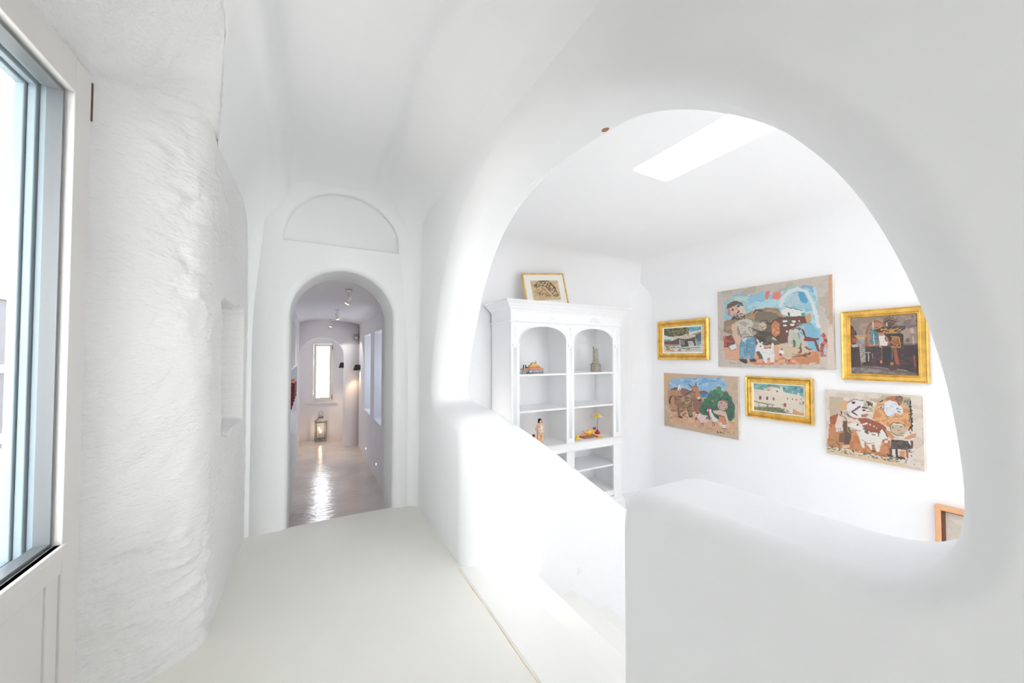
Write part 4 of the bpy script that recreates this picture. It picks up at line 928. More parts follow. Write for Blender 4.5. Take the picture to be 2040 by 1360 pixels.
# ---- donkey and hens
q3 = [(112, 100), (1372, 178), (1375, 1252), (120, 990)]
canvas3 = [('bg', (216, 192, 166)), ('n', (208, 182, 154), [(100, 90), (1400, 90), (1400, 1260), (100, 1000)], 120, .1), ('p', (230, 190, 150), [(110, 100), (300, 110), (180, 260), (190, 400), (120, 500)]),
 ('p', (150, 196, 232), [(200, 380), (240, 230), (330, 200), (640, 190), (760, 170), (900, 190), (1130, 250), (1180, 330), (1170, 460), (870, 480), (200, 380)]), ('n', (178, 214, 236), [(200, 200), (1180, 200), (1180, 460), (200, 380)], 70, .05), ('n', (126, 176, 226), [(200, 190), (1180, 190), (1180, 330), (200, 300)], 80, .15),
 ('p', (200, 148, 110), [(180, 400), (300, 380), (420, 400), (560, 440), (600, 560), (740, 560), (760, 680), (720, 760), (560, 770), (240, 770), (180, 600)]),
 ('p', (128, 92, 72), [(200, 385), (300, 345), (400, 365), (480, 370), (570, 410), (560, 450), (400, 440), (390, 400)]),
 ('p', (156, 108, 88), [(400, 400), (480, 370), (600, 430), (760, 540), (770, 620), (700, 760), (620, 760), (600, 600), (420, 480)]),
 ('p', (140, 100, 110), [(725, 410), (800, 405), (870, 440), (870, 455), (735, 460)]), ('p', (44, 150, 206), [(735, 460), (885, 455), (890, 520), (745, 525)]),
 ('p', (226, 180, 142), [(200, 780), (560, 770), (1310, 900), (1310, 1100), (1200, 1150), (800, 1080), (220, 930)]), ('n', (214, 164, 128), [(180, 700), (1310, 880), (1310, 1150), (220, 940)], 60, .12), ('n', (236, 196, 160), [(180, 700), (1310, 880), (1310, 1150), (220, 940)], 60, .2),
 ('l', (150, 110, 84), 7, [(290, 840), (490, 835)]), ('l', (140, 90, 76), 12, [(230, 735), (320, 735)]),
 ('p', (250, 246, 242), [(330, 390), (350, 330), (375, 300), (395, 320), (410, 390), (380, 405)]), ('p', (190, 60, 50), [(328, 380), (345, 330), (355, 340), (340, 385)]), ('e', (60, 120, 200), 382, 385, 10, 16),
 # cactus
 ('p', (60, 110, 90), [(700, 760), (760, 620), (850, 520), (900, 420), (1000, 400), (1190, 440), (1250, 540), (1310, 650), (1310, 860), (1250, 930), (1000, 900), (870, 900)])] + \
 [('e', c, x, y, 42, 56, a) for c, x, y, a in (((76, 138, 100), 925, 460, 10), ((70, 128, 98), 990, 440, -10), ((84, 150, 108), 1050, 390, 5), ((88, 150, 106), 1080, 460, -8), ((70, 130, 98), 870, 560, 15), ((64, 120, 90), 1160, 470, 0), ((66, 124, 94), 820, 600, 10), ((70, 134, 100), 950, 620, 0), ((60, 114, 90), 1230, 560, 0), ((64, 118, 92), 890, 650, 0), ((60, 112, 88), 790, 740, 0), ((58, 110, 88), 1280, 700, 0), ((54, 104, 84), 1240, 830, 0), ((70, 130, 96), 1010, 560, 0), ((58, 108, 86), 1220, 700, 0), ((50, 96, 78), 840, 760, 0))] + \
 [('e', (226, 140, 84), x, y, 13, 18) for x, y in ((1005, 355), (925, 400), (1145, 425), (845, 495), (935, 580))] + [('n', (36, 74, 62), [(700, 600), (900, 450), (1200, 460), (1310, 700), (1300, 900), (870, 880)], 22, .26),
 # donkey
 ('p', (166, 128, 96), [(290, 510), (360, 500), (470, 500), (560, 440), (590, 410), (580, 350), (540, 295), (590, 330), (640, 330), (660, 260), (680, 330), (720, 420), (740, 530), (740, 575), (700, 585), (670, 555), (630, 520), (610, 600), (590, 680), (600, 830), (570, 860), (540, 850), (530, 700), (500, 670), (400, 680), (380, 740), (400, 850), (425, 870), (380, 865), (350, 800), (340, 670), (300, 620)]),
 ('n', (196, 160, 120), [(400, 500), (620, 450), (600, 640), (420, 640)], 55, .02), ('n', (130, 98, 76), [(290, 500), (500, 500), (620, 560), (600, 860), (340, 860)], 34, .16), ('p', (206, 140, 96), [(590, 350), (690, 350), (720, 440), (730, 520), (670, 520), (620, 430)]), ('p', (238, 218, 206), [(670, 520), (725, 505), (735, 550), (690, 555)]), ('e', (60, 54, 54), 718, 570, 28, 16, -10),
 ('l', (66, 50, 50), 16, [(470, 490), (560, 430), (595, 405)]), ('l', (50, 42, 42), 10, [(530, 292), (580, 350)]), ('l', (50, 42, 42), 7, [(665, 262), (650, 320)]), ('l', (70, 56, 50), 8, [(300, 505), (400, 500), (460, 500)]), ('l', (90, 66, 52), 8, [(290, 520), (300, 620), (370, 680), (500, 690), (600, 650)]), ('l', (40, 36, 36), 22, [(215, 620), (210, 560), (235, 500)]), ('l', (60, 50, 46), 9, [(235, 500), (265, 485), (300, 520)]), ('l', (80, 58, 50), 12, [(510, 690), (545, 850)]), ('l', (60, 48, 46), 28, [(550, 845), (585, 840)]), ('l', (50, 42, 42), 22, [(375, 845), (418, 865)]), ('e', (50, 36, 34), 630, 440, 12, 8), ('l', (70, 50, 46), 8, [(715, 410), (735, 480)]), ('l', (90, 66, 60), 14, [(345, 700), (372, 840)]),
 # child
 ('e', (214, 180, 164), 1115, 655, 92, 92), ('l', (110, 66, 60), 14, [(1060, 575), (1140, 575), (1200, 630), (1200, 690)]), ('l', (70, 50, 48), 8, [(1070, 610), (1085, 625), (1100, 608)]), ('e', (50, 40, 40), 1135, 668, 8, 10), ('l', (80, 56, 52), 8, [(1050, 680), (1065, 700)]), ('l', (80, 56, 52), 6, [(1075, 660), (1090, 655)]), ('p', (150, 50, 50), [(1150, 710), (1180, 700), (1160, 740)]),
 ('p', (232, 200, 176), [(940, 750), (1060, 740), (1160, 770), (1200, 900), (1210, 960), (1170, 960), (1140, 850), (1050, 830), (960, 790)]), ('p', (226, 148, 104), [(1040, 850), (1140, 850), (1180, 980), (1130, 1000), (1050, 940)]), ('p', (238, 230, 226), [(1050, 950), (1090, 950), (1095, 1020), (1055, 1000)]), ('p', (240, 232, 228), [(1100, 990), (1160, 990), (1160, 1060), (1100, 1050)]), ('l', (60, 54, 60), 10, [(1100, 1050), (1160, 1062)]), ('l', (90, 64, 56), 8, [(1040, 820), (1140, 860), (1160, 950)]), ('l', (90, 64, 56), 6, [(960, 800), (1030, 870)]),
 # hens
 ('p', (240, 214, 208), [(640, 820), (700, 800), (760, 815), (850, 830), (860, 890), (800, 960), (740, 960), (680, 880)]), ('e', (246, 238, 234), 675, 830, 42, 34), ('e', (186, 50, 44), 680, 785, 34, 20), ('e', (186, 44, 44), 660, 878, 18, 26), ('e', (30, 30, 60), 678, 832, 11, 11), ('p', (236, 150, 90), [(618, 820), (645, 810), (640, 850)]), ('l', (120, 60, 60), 6, [(690, 890), (740, 960), (810, 950)]), ('p', (150, 50, 60), [(835, 840), (862, 870), (820, 910)]), ('l', (80, 50, 50), 9, [(740, 960), (745, 1010)]), ('l', (80, 50, 50), 9, [(768, 960), (775, 1005)]),
 ('p', (244, 236, 232), [(870, 740), (920, 770), (960, 840), (1020, 900), (1040, 890), (1000, 950), (940, 950), (900, 880)]), ('e', (246, 240, 236), 880, 745, 36, 34), ('e', (190, 46, 42), 872, 712, 30, 18), ('e', (190, 40, 40), 868, 785, 18, 24), ('e', (30, 40, 80), 872, 745, 10, 12), ('l', (120, 66, 56), 8, [(900, 850), (940, 950), (1000, 950)]), ('l', (110, 80, 60), 6, [(960, 800), (1020, 870)]), ('l', (80, 50, 50), 9, [(930, 950), (938, 1005)]), ('l', (80, 50, 50), 9, [(962, 955), (965, 1000)]),
 ('l', (50, 46, 50), 8, [(1015, 1095), (1015, 1130), (1035, 1120), (1020, 1110)]), ('l', (50, 46, 50), 7, [(1045, 1115), (1055, 1128), (1065, 1100), (1070, 1130), (1085, 1115), (1092, 1135), (1105, 1118), (1120, 1140), (1135, 1125)])]
# ---- lower right canvas
q5 = [(110, 112), (1512, 220), (1505, 1285), (115, 1010)]
canvas5 = [('bg', (236, 222, 206)), ('n', (226, 208, 190), [(100, 100), (1520, 100), (1520, 1290), (100, 1020)], 100, .12), ('p', (232, 206, 170), [(110, 940), (1100, 1130), (1300, 1200), (1200, 1230), (120, 1010)]),
 ('p', (206, 186, 158), [(160, 205), (370, 220), (380, 400), (300, 470), (170, 480)]), ('p', (196, 182, 152), [(740, 250), (880, 240), (930, 190), (1140, 200), (1340, 230), (1340, 400), (840, 300)]),
 ('p', (214, 142, 88), [(160, 600), (300, 560), (500, 600), (560, 760), (640, 900), (1000, 900), (1030, 1000), (980, 1080), (700, 1010), (400, 960), (130, 910)]), ('n', (196, 122, 70), [(130, 600), (1030, 800), (1030, 1090), (130, 930)], 60, .1),
 ('p', (236, 176, 118), [(780, 540), (800, 400), (860, 290), (1000, 260), (1200, 300), (1320, 420), (1340, 560), (1300, 700), (1000, 640)]), ('n', (214, 146, 88), [(780, 540), (860, 290), (1340, 400), (1320, 680), (960, 640)], 50, .14),
 ('p', (190, 120, 70), [(1030, 210), (1130, 200), (1220, 290), (1200, 340), (960, 260)]), ('p', (226, 180, 134), [(370, 260), (440, 280), (420, 400), (330, 400), (290, 330)]),
 ('p', (180, 92, 62), [(170, 490), (300, 450), (280, 520), (240, 600), (180, 610)]),
 ('p', (164, 86, 58), [(520, 520), (700, 520), (880, 590), (980, 660), (1000, 800), (900, 860), (700, 760), (600, 600)]),
 ('p', (236, 214, 196), [(300, 440), (400, 460), (560, 520), (640, 640), (560, 690), (430, 640), (400, 560), (350, 600), (290, 700), (240, 640)]), ('n', (214, 150, 112), [(300, 440), (600, 520), (560, 690), (290, 700)], 40, .2), ('l', (80, 50, 46), 9, [(310, 460), (400, 520), (420, 600)]), ('l', (110, 60, 50), 7, [(370, 430), (440, 480), (520, 530)]),
 ('p', (104, 74, 60), [(360, 560), (410, 560), (420, 700), (480, 760), (440, 900), (360, 900), (350, 680)]), ('n', (60, 110, 84), [(420, 640), (500, 640), (500, 760), (440, 740)], 22, .05), ('p', (240, 226, 218), [(260, 610), (340, 620), (360, 700), (250, 710)]), ('l', (120, 70, 70), 7, [(290, 650), (290, 700)]), ('l', (120, 70, 70), 7, [(320, 650), (325, 700)]),
 ('p', (200, 140, 92), [(240, 720), (370, 710), (360, 880), (440, 900), (440, 950), (230, 930), (210, 860)]), ('p', (130, 90, 66), [(300, 740), (380, 720), (370, 860), (290, 860)]), ('p', (236, 206, 168), [(340, 900), (440, 900), (450, 940), (340, 950)]), ('l', (70, 46, 40), 10, [(250, 850), (310, 910)]),
 # big head
 ('e', (240, 232, 230), 580, 390, 168, 125, 12), ('n', (180, 174, 150), [(640, 250), (800, 300), (780, 500), (700, 500)], 36, .0), ('p', (74, 46, 44), [(490, 280), (545, 285), (530, 320), (495, 310)]), ('l', (110, 70, 66), 26, [(505, 420), (600, 355)]), ('l', (84, 40, 40), 18, [(485, 430), (560, 480)]), ('l', (96, 44, 40), 20, [(640, 365), (700, 380)]), ('e', (110, 60, 60), 660, 408, 24, 14), ('l', (84, 60, 56), 20, [(700, 290), (780, 330)]), ('n', (70, 56, 50), [(620, 250), (790, 300), (770, 360), (700, 330)], 22, .02), ('p', (190, 110, 86), [(620, 470), (720, 455), (700, 500), (620, 510)]), ('l', (80, 60, 54), 8, [(420, 430), (450, 500), (540, 530)]), ('l', (80, 50, 46), 8, [(430, 300), (520, 250), (640, 270)]), ('n', (96, 60, 54), [(330, 400), (460, 420), (440, 520), (330, 460)], 20, .1),
 # dove
 ('p', (232, 234, 236), [(950, 400), (960, 300), (1030, 270), (1130, 290), (1210, 370), (1230, 440), (1200, 470), (1110, 450), (1040, 510), (980, 480)]), ('n', (206, 212, 220), [(950, 400), (1130, 290), (1230, 440), (1040, 510)], 32, .08), ('e', (216, 196, 166), 905, 365, 40, 26), ('e', (40, 30, 34), 908, 368, 13, 10), ('l', (84, 50, 46), 7, [(860, 385), (950, 390)]), ('l', (84, 50, 46), 7, [(870, 340), (960, 330)]), ('l', (60, 46, 46), 10, [(1130, 390), (1190, 400)]), ('l', (60, 46, 46), 10, [(1150, 435), (1185, 440)]), ('l', (70, 40, 50), 10, [(1150, 300), (1170, 340), (1200, 330)]), ('l', (84, 50, 46), 7, [(940, 430), (990, 500), (1030, 510)]), ('e', (150, 110, 90), 1180, 250, 50, 44), ('l', (56, 44, 44), 10, [(1130, 270), (1130, 230), (1180, 210), (1230, 240)]), ('p', (74, 56, 60), [(870, 290), (940, 255), (950, 270), (900, 295)]), ('n', (120, 110, 88), [(1240, 260), (1330, 260), (1330, 340), (1240, 330)], 18, .05),
 ('l', (60, 40, 38), 20, [(1335, 280), (1330, 400), (1340, 480), (1335, 600), (1345, 700)]), ('n', (60, 40, 38), [(1310, 350), (1360, 350), (1360, 760), (1290, 740)], 24, .1),
 # goat
 ('p', (242, 236, 226), [(420, 620), (480, 590), (560, 590), (640, 640), (700, 700), (860, 740), (920, 680), (970, 760), (990, 810), (920, 830), (890, 900), (870, 1000), (820, 1000), (800, 900), (760, 900), (770, 980), (740, 960), (660, 850), (650, 950), (620, 930), (590, 820), (560, 700), (480, 680)]), ('l', (240, 234, 230), 22, [(620, 610), (700, 595)]), ('e', (84, 46, 40), 565, 615, 14, 11), ('n', (110, 84, 70), [(630, 660), (900, 720), (860, 780), (680, 740)], 26, -.02), ('l', (90, 60, 50), 7, [(620, 830), (700, 880), (800, 880)]), ('l', (90, 60, 50), 8, [(470, 650), (540, 690), (600, 700)]), ('l', (90, 60, 50), 7, [(940, 690), (990, 800)]), ('l', (50, 40, 36), 16, [(760, 985), (810, 990)]), ('l', (200, 210, 214), 7, [(860, 900), (870, 1000)]), ('e', (240, 226, 216), 745, 615, 12, 10), ('e', (240, 226, 216), 800, 640, 10, 8), ('e', (240, 226, 216), 835, 660, 9, 7),
 # boy
 ('e', (210, 186, 154), 1150, 690, 118, 88), ('p', (238, 234, 230), [(1040, 620), (1090, 590), (1200, 600), (1240, 640), (1140, 615)]), ('l', (70, 50, 46), 10, [(1030, 620), (1080, 590), (1190, 600), (1250, 650)]), ('l', (60, 40, 40), 9, [(1030, 640), (1040, 720), (1120, 770), (1220, 780)]), ('e', (60, 36, 34), 1075, 660, 12, 10), ('e', (60, 36, 34), 1188, 650, 12, 10), ('l', (84, 50, 46), 8, [(1140, 690), (1165, 705), (1180, 690)]), ('l', (84, 50, 46), 7, [(1160, 745), (1230, 745)]),
 ('p', (214, 148, 96), [(960, 680), (1010, 700), (1100, 800), (1060, 830), (980, 760)]), ('p', (216, 158, 110), [(1210, 820), (1320, 760), (1400, 740), (1400, 800), (1290, 830)]), ('p', (96, 80, 72), [(1040, 830), (1300, 850), (1330, 960), (1260, 980), (1030, 960)]), ('n', (60, 50, 48), [(1040, 830), (1300, 850), (1330, 980), (1100, 960)], 30, .0), ('l', (56, 48, 50), 34, [(1115, 960), (1115, 1070)]), ('l', (96, 76, 66), 40, [(1035, 960), (1030, 1050)]), ('p', (212, 150, 104), [(1150, 985), (1230, 990), (1240, 1090), (1150, 1080)]), ('l', (160, 84, 54), 34, [(1260, 980), (1270, 1080)]), ('p', (52, 44, 46), [(1100, 1060), (1230, 1090), (1250, 1120), (1130, 1100)]), ('p', (60, 52, 50), [(975, 1030), (1060, 1050), (1070, 1085), (985, 1070)]), ('n', (50, 84, 70), [(1280, 960), (1380, 980), (1340, 1080), (1290, 1040)], 16, .08), ('l', (240, 236, 232), 16, [(1290, 850), (1320, 900)]), ('p', (120, 60, 56), [(1320, 850), (1360, 850), (1350, 960), (1320, 960)]),
 ('n', (110, 110, 70), [(120, 900), (1300, 1120), (1380, 1190), (120, 980)], 20, .14),
 ('l', (70, 40, 40), 7, [(935, 1090), (940, 1125), (960, 1115), (940, 1105)]), ('l', (70, 40, 40), 6, [(975, 1115), (990, 1130), (1000, 1105), (1010, 1138), (1030, 1120), (1045, 1145), (1060, 1125), (1075, 1145), (1095, 1130), (1110, 1150), (1135, 1135)]),
 ('l', (180, 150, 150), 6, [(1505, 240), (1500, 900)])]
# ---- small gilt frame, terrace of cafes (rect inside liner)
q2 = [(255, 500), (1065, 450), (1072, 1045), (255, 1030)]
canvas2 = [('bg', (226, 226, 220)), ('p', (92, 176, 206), [(700, 440), (1080, 440), (1080, 560), (800, 570)]), ('n', (130, 204, 222), [(700, 440), (1080, 440), (1080, 560), (800, 570)], 40, .05),
 ('p', (104, 106, 66), [(250, 490), (700, 460), (790, 500), (790, 610), (600, 660), (420, 680), (250, 640)]), ('n', (160, 140, 80), [(250, 490), (790, 460), (790, 640), (300, 680)], 34, .06), ('n', (60, 74, 60), [(250, 490), (790, 460), (790, 660), (300, 680)], 40, .16),
 ('p', (236, 236, 232), [(250, 640), (440, 720), (460, 740), (420, 770), (250, 740)]), ('p', (120, 170, 160), [(250, 740), (430, 740), (350, 790), (250, 790)]), ('l', (200, 180, 150), 16, [(420, 690), (560, 670)]), ('p', (110, 84, 72), [(250, 790), (440, 770), (560, 720), (640, 700), (580, 870), (250, 860)]),
 ('l', (226, 196, 180), 18, [(460, 740), (600, 680), (760, 620)]), ('p', (244, 238, 226), [(800, 620), (920, 560), (1080, 530), (1080, 580), (900, 630), (830, 650)]), ('p', (190, 160, 120), [(830, 640), (1080, 560), (1080, 600), (930, 650)]), ('p', (112, 92, 92), [(930, 650), (1080, 590), (1080, 720), (940, 760)]), ('p', (70, 120, 140), [(1020, 660), (1080, 640), (1080, 800), (940, 800)]),
 ('p', (84, 80, 76), [(580, 740), (930, 690), (940, 900), (640, 920), (580, 860)]), ('p', (226, 212, 184), [(580, 720), (680, 670), (820, 640), (930, 690), (800, 730), (700, 745)]), ('l', (110, 100, 84), 6, [(700, 670), (720, 740)]), ('l', (110, 100, 84), 6, [(790, 650), (800, 720)]), ('l', (180, 200, 186), 30, [(595, 760), (597, 880)]), ('l', (236, 226, 216), 14, [(640, 770), (642, 870)]), ('l', (210, 216, 200), 14, [(680, 780), (684, 870)]),
 ('p', (214, 214, 200), [(760, 790), (870, 790), (910, 900), (790, 910)]), ('l', (120, 130, 126), 8, [(780, 830), (850, 825)]), ('l', (120, 130, 126), 8, [(780, 860), (860, 855)]), ('p', (190, 204, 200), [(940, 810), (1060, 800), (1070, 900), (940, 910)]), ('n', (90, 140, 130), [(940, 810), (1060, 800), (1070, 890), (960, 890)], 18, .05),
 ('p', (206, 150, 140), [(250, 850), (560, 860), (580, 890), (250, 890)]), ('l', (90, 110, 104), 14, [(520, 920), (700, 950), (1030, 940)]), ('l', (110, 140, 150), 10, [(640, 960), (1030, 1000)]),
 ('p', (236, 120, 50), [(290, 950), (370, 950), (370, 1000), (300, 990)]), ('p', (240, 170, 60), [(375, 970), (470, 980), (470, 1025), (380, 1010)]), ('l', (220, 110, 60), 24, [(560, 1005), (615, 1005)]), ('l', (230, 180, 90), 22, [(720, 1005), (815, 1005)]), ('n', (70, 110, 60), [(290, 880), (520, 900), (520, 970), (300, 950)], 20, .02), ('p', (90, 120, 100), [(560, 990), (590, 950), (620, 985)]), ('p', (110, 160, 120), [(740, 990), (790, 920), (810, 985)])]
# ---- white monastery
q4 = [(335, 312), (1368, 385), (1368, 1062), (335, 925)]
canvas4 = [('bg', (238, 226, 206)), ('p', (112, 172, 172), [(330, 300), (1370, 370), (1370, 720), (1340, 610), (1270, 590), (980, 520), (930, 500), (900, 450), (560, 430), (540, 470), (330, 440)]), ('n', (150, 196, 184), [(330, 310), (1370, 380), (1370, 600), (940, 500), (560, 430), (330, 440)], 60, .06), ('n', (80, 140, 160), [(330, 310), (1370, 380), (1370, 560), (940, 440)], 60, .2),
 ('p', (244, 232, 212), [(560, 440), (700, 400), (760, 415), (880, 440), (890, 385), (930, 395), (945, 510), (985, 520), (1000, 560), (900, 620), (560, 520)]), ('p', (222, 206, 190), [(560, 440), (660, 415), (705, 420), (700, 490), (560, 480)]), ('p', (206, 160, 80), [(650, 385), (700, 370), (755, 385), (750, 410), (670, 400)]), ('p', (244, 236, 218), [(1225, 580), (1240, 530), (1265, 540), (1275, 590)])] + \
 [('p', (150, 74, 84), [(x - w_ / 2, y - h_ / 2), (x + w_ / 2, y - h_ / 2), (x + w_ / 2, y + h_ / 2), (x - w_ / 2, y + h_ / 2)]) for x, y, w_, h_ in ((468, 645, 46, 80), (613, 660, 42, 76), (745, 675, 34, 66), (820, 500, 26, 40), (635, 470, 30, 26), (1030, 667, 22, 40), (1132, 680, 18, 40), (1210, 690, 22, 40), (1303, 678, 14, 34), (1352, 765, 24, 70))] + \
 [('e', (176, 84, 98), 975, 810, 30, 46), ('p', (176, 84, 98), [(948, 810), (1003, 815), (1003, 860), (948, 852)]), ('l', (200, 156, 90), 20, [(905, 798), (940, 800)]),
 ('p', (206, 190, 140), [(335, 710), (500, 750), (760, 800), (760, 820), (560, 800), (340, 740)]), ('l', (90, 84, 70), 10, [(335, 722), (480, 765), (640, 800), (760, 815)]), ('l', (90, 100, 110), 14, [(437, 780), (440, 880)]), ('l', (110, 150, 160), 30, [(618, 810), (622, 860)]), ('l', (90, 90, 80), 8, [(720, 820), (718, 870)]),
 ('p', (130, 128, 88), [(335, 870), (420, 850), (560, 850), (860, 870), (960, 920), (970, 970), (1120, 1010), (800, 990), (335, 925)]), ('n', (160, 150, 100), [(335, 850), (960, 880), (1120, 1010), (335, 925)], 34, .06), ('n', (96, 110, 112), [(600, 850), (1000, 900), (1160, 1030), (640, 960)], 30, .14),
 ('p', (226, 170, 112), [(1140, 900), (1160, 870), (1240, 950), (1368, 1000), (1368, 1062), (1120, 1030)]), ('l', (244, 234, 220), 14, [(1140, 860), (1200, 930), (1300, 975), (1368, 985)]), ('l', (246, 240, 230), 24, [(1130, 900), (1105, 990)]), ('p', (214, 200, 180), [(1260, 740), (1340, 750), (1330, 820), (1260, 820)])]
# ---- dark church interior
q6 = [(275, 240), (1268, 185), (1250, 1120), (265, 1080)]
canvas6 = [('bg', (116, 94, 84)), ('p', (156, 136, 120), [(265, 200), (1270, 180), (1270, 640), (265, 640)]), ('n', (176, 152, 136), [(265, 200), (1270, 180), (1270, 640), (265, 640)], 70, .1), ('n', (130, 112, 112), [(900, 180), (1270, 180), (1270, 420), (900, 420)], 60, .05),
 ('e', (110, 68, 52), 275, 560, 85, 210), ('p', (170, 90, 50), [(275, 540), (370, 560), (360, 620), (275, 640)]), ('n', (60, 44, 44), [(265, 360), (360, 400), (370, 660), (265, 660)], 40, .12), ('p', (70, 44, 46), [(265, 660), (400, 690), (410, 990), (265, 990)]),
 ('e', (160, 100, 60), 660, 560, 175, 280), ('e', (190, 130, 100), 670, 560, 150, 250), ('p', (110, 140, 146), [(545, 400), (690, 380), (690, 640), (560, 640)]), ('n', (66, 110, 116), [(545, 400), (690, 380), (690, 640), (560, 640)], 26, .05), ('l', (226, 226, 226), 14, [(613, 300), (613, 420)]), ('l', (206, 216, 220), 12, [(615, 500), (617, 650)]),
 ('p', (58, 40, 44), [(480, 680), (700, 670), (1040, 670), (1260, 660), (1250, 1090), (1000, 1030), (420, 960), (480, 900)]), ('n', (84, 52, 52), [(480, 680), (1260, 660), (1250, 1090), (480, 960)], 60, .1),
 ('p', (190, 182, 172), [(330, 510), (520, 500), (470, 570), (390, 570)]), ('p', (206, 156, 100), [(330, 515), (525, 500), (500, 540), (370, 545)]), ('p', (146, 134, 130), [(385, 570), (480, 570), (485, 910), (415, 920)]), ('n', (176, 166, 158), [(385, 570), (480, 570), (485, 910), (415, 920)], 22, .05), ('p', (190, 184, 186), [(275, 650), (380, 640), (380, 680), (300, 690)]), ('l', (200, 196, 190), 8, [(480, 770), (560, 770)]), ('l', (216, 210, 206), 10, [(528, 780), (526, 900)]), ('l', (180, 176, 170), 8, [(588, 790), (586, 850)]),
 ('e', (92, 66, 56), 855, 310, 92, 68), ('l', (196, 150, 90), 10, [(780, 290), (850, 255), (930, 285)]), ('l', (160, 120, 80), 9, [(790, 330), (850, 300), (930, 330)]), ('p', (210, 200, 190), [(800, 330), (825, 325), (825, 385), (805, 385)]), ('l', (50, 36, 36), 8, [(858, 210), (858, 250)]),
 ('p', (64, 46, 44), [(600, 410), (720, 380), (1080, 370), (1080, 420), (980, 470), (760, 480), (640, 450)]), ('l', (214, 158, 60), 14, [(600, 410), (660, 410), (740, 380)]), ('l', (214, 158, 60), 16, [(740, 420), (860, 440), (980, 410)]), ('l', (200, 150, 70), 10, [(760, 465), (960, 465)]), ('n', (200, 150, 64), [(700, 380), (1060, 380), (980, 480), (740, 480)], 22, .16), ('l', (90, 110, 110), 12, [(960, 380), (1060, 410)]),
 ('p', (232, 222, 214), [(690, 520), (770, 510), (820, 620), (800, 670), (700, 670)]), ('l', (140, 60, 60), 18, [(780, 550), (800, 600)]), ('p', (50, 38, 42), [(760, 490), (1000, 480), (1050, 500), (1040, 680), (860, 680), (830, 560)]), ('e', (158, 86, 48), 935, 600, 66, 76), ('l', (206, 156, 60), 12, [(870, 530), (980, 540), (1000, 640), (1000, 690), (850, 690)]), ('n', (200, 150, 60), [(870, 530), (1010, 530), (1010, 700), (850, 700)], 20, .2),
 ('l', (208, 150, 60), 16, [(700, 680), (730, 700)]), ('l', (120, 90, 60), 14, [(722, 700), (722, 880)]), ('l', (90, 110, 100), 14, [(880, 700), (870, 880)]), ('p', (40, 34, 40), [(740, 690), (860, 690), (850, 950), (740, 950)]), ('p', (176, 80, 48), [(890, 720), (940, 700), (960, 860), (975, 950), (920, 955)]), ('e', (206, 130, 60), 710, 910, 18, 26), ('e', (200, 120, 60), 865, 940, 28, 22),
 ('p', (120, 110, 108), [(268, 990), (460, 1000), (830, 1060), (1250, 1110), (1250, 1125), (268, 1080)]), ('n', (150, 140, 134), [(268, 990), (600, 1020), (1250, 1110), (268, 1080)], 40, .04), ('p', (74, 50, 50), [(830, 960), (930, 960), (930, 1030), (840, 1050)]), ('l', (150, 140, 136), 10, [(600, 985), (800, 1010)]), ('l', (160, 150, 144), 12, [(940, 1020), (1080, 1050)]),
 ('p', (214, 186, 170), [(1150, 420), (1200, 410), (1205, 480), (1160, 480)]), ('l', (90, 60, 56), 7, [(1140, 410), (1190, 370), (1215, 410)]), ('l', (220, 206, 200), 14, [(1190, 540), (1192, 650)]), ('e', (110, 90, 84), 1110, 590, 28, 32), ('l', (150, 80, 70), 30, [(1190, 830), (1200, 980)])]

def canvas_on_board(name, label, px, q, shapes, nu, nv, wob, seed, depth=0.035):
    t, w__, h__ = hang(name, label, px, depth)
    bm = bmesh.new(); box(bm, -w__ / 2, w__ / 2, -depth, 0.0, -h__ / 2, h__ / 2, bev=0.002); mesh_obj('stretcher', bm, M['cardboard'], t)
    art_mesh('painted_canvas', t, paint(q, shapes, nu, nv, wob, seed), w__ - .002, h__ - .002, (0, -depth - .0008, 0))
    return t, w__, h__
canvas_on_board('unframed_painting', 'large unframed canvas of a bearded man with goat and hen, biggest of the wall', [(1432, 579), (1661.5, 548), (1660.3, 738.6), (1429.5, 727.8)], q1, canvas1, 300, 240, 9, 3)
canvas_on_board('unframed_painting', 'unframed canvas of a donkey, two hens and a child before a cactus', [(1323.2, 741.8), (1471.4, 751), (1471.8, 877.3), (1324, 846.5)], q3, canvas3, 230, 200, 6, 11)
canvas_on_board('unframed_painting', 'unframed brown and white canvas of a stooping figure with a white goat, lowest right', [(1645.4, 775.6), (1841.3, 790.7), (1840.3, 939.5), (1646, 901)], q5, canvas5, 260, 210, 10, 21)

def gilt(name, label, px, q, shapes, nu, nv, prof_, fw, liner, seed, gm='gold', wob=5):
    depth = 0.045; t, w__, h__ = hang(name, label, px, depth)
    bm = bmesh.new(); moulding(bm, w__, h__, prof_); fr = mesh_obj('frame', bm, M[gm], t)
    if liner > 0:
        bm = bmesh.new(); moulding(bm, w__ - 2 * fw + .004, h__ - 2 * fw + .004, [(0, 0.012), (0, 0.02), (liner, 0.017), (liner, 0.010)]); mesh_obj('liner', bm, M['mount'], t)
    bx('backing', M['cardboard'], t, -w__ / 2 + .01, w__ / 2 - .01, -0.008, 0, -h__ / 2 + .01, h__ / 2 - .01)
    a, b = w__ - 2 * fw - 2 * liner, h__ - 2 * fw - 2 * liner
    art_mesh('painted_canvas', t, paint(q, shapes, nu, nv, wob, seed), a + .006, b + .006, (0, -0.013, 0))
    return fr, t, w__, h__
y_, z_, W2, H2 = wall_rect([(1308.4, 640.9), (1410.3, 632.5), (1410.8, 717.2), (1309.3, 715.5)], XP - .045)
fw = 0.115 * W2
def prof_f(fw, rows): return [(0, 0)] + [(a * fw, d) for a, d in rows] + [(fw, 0.010)]
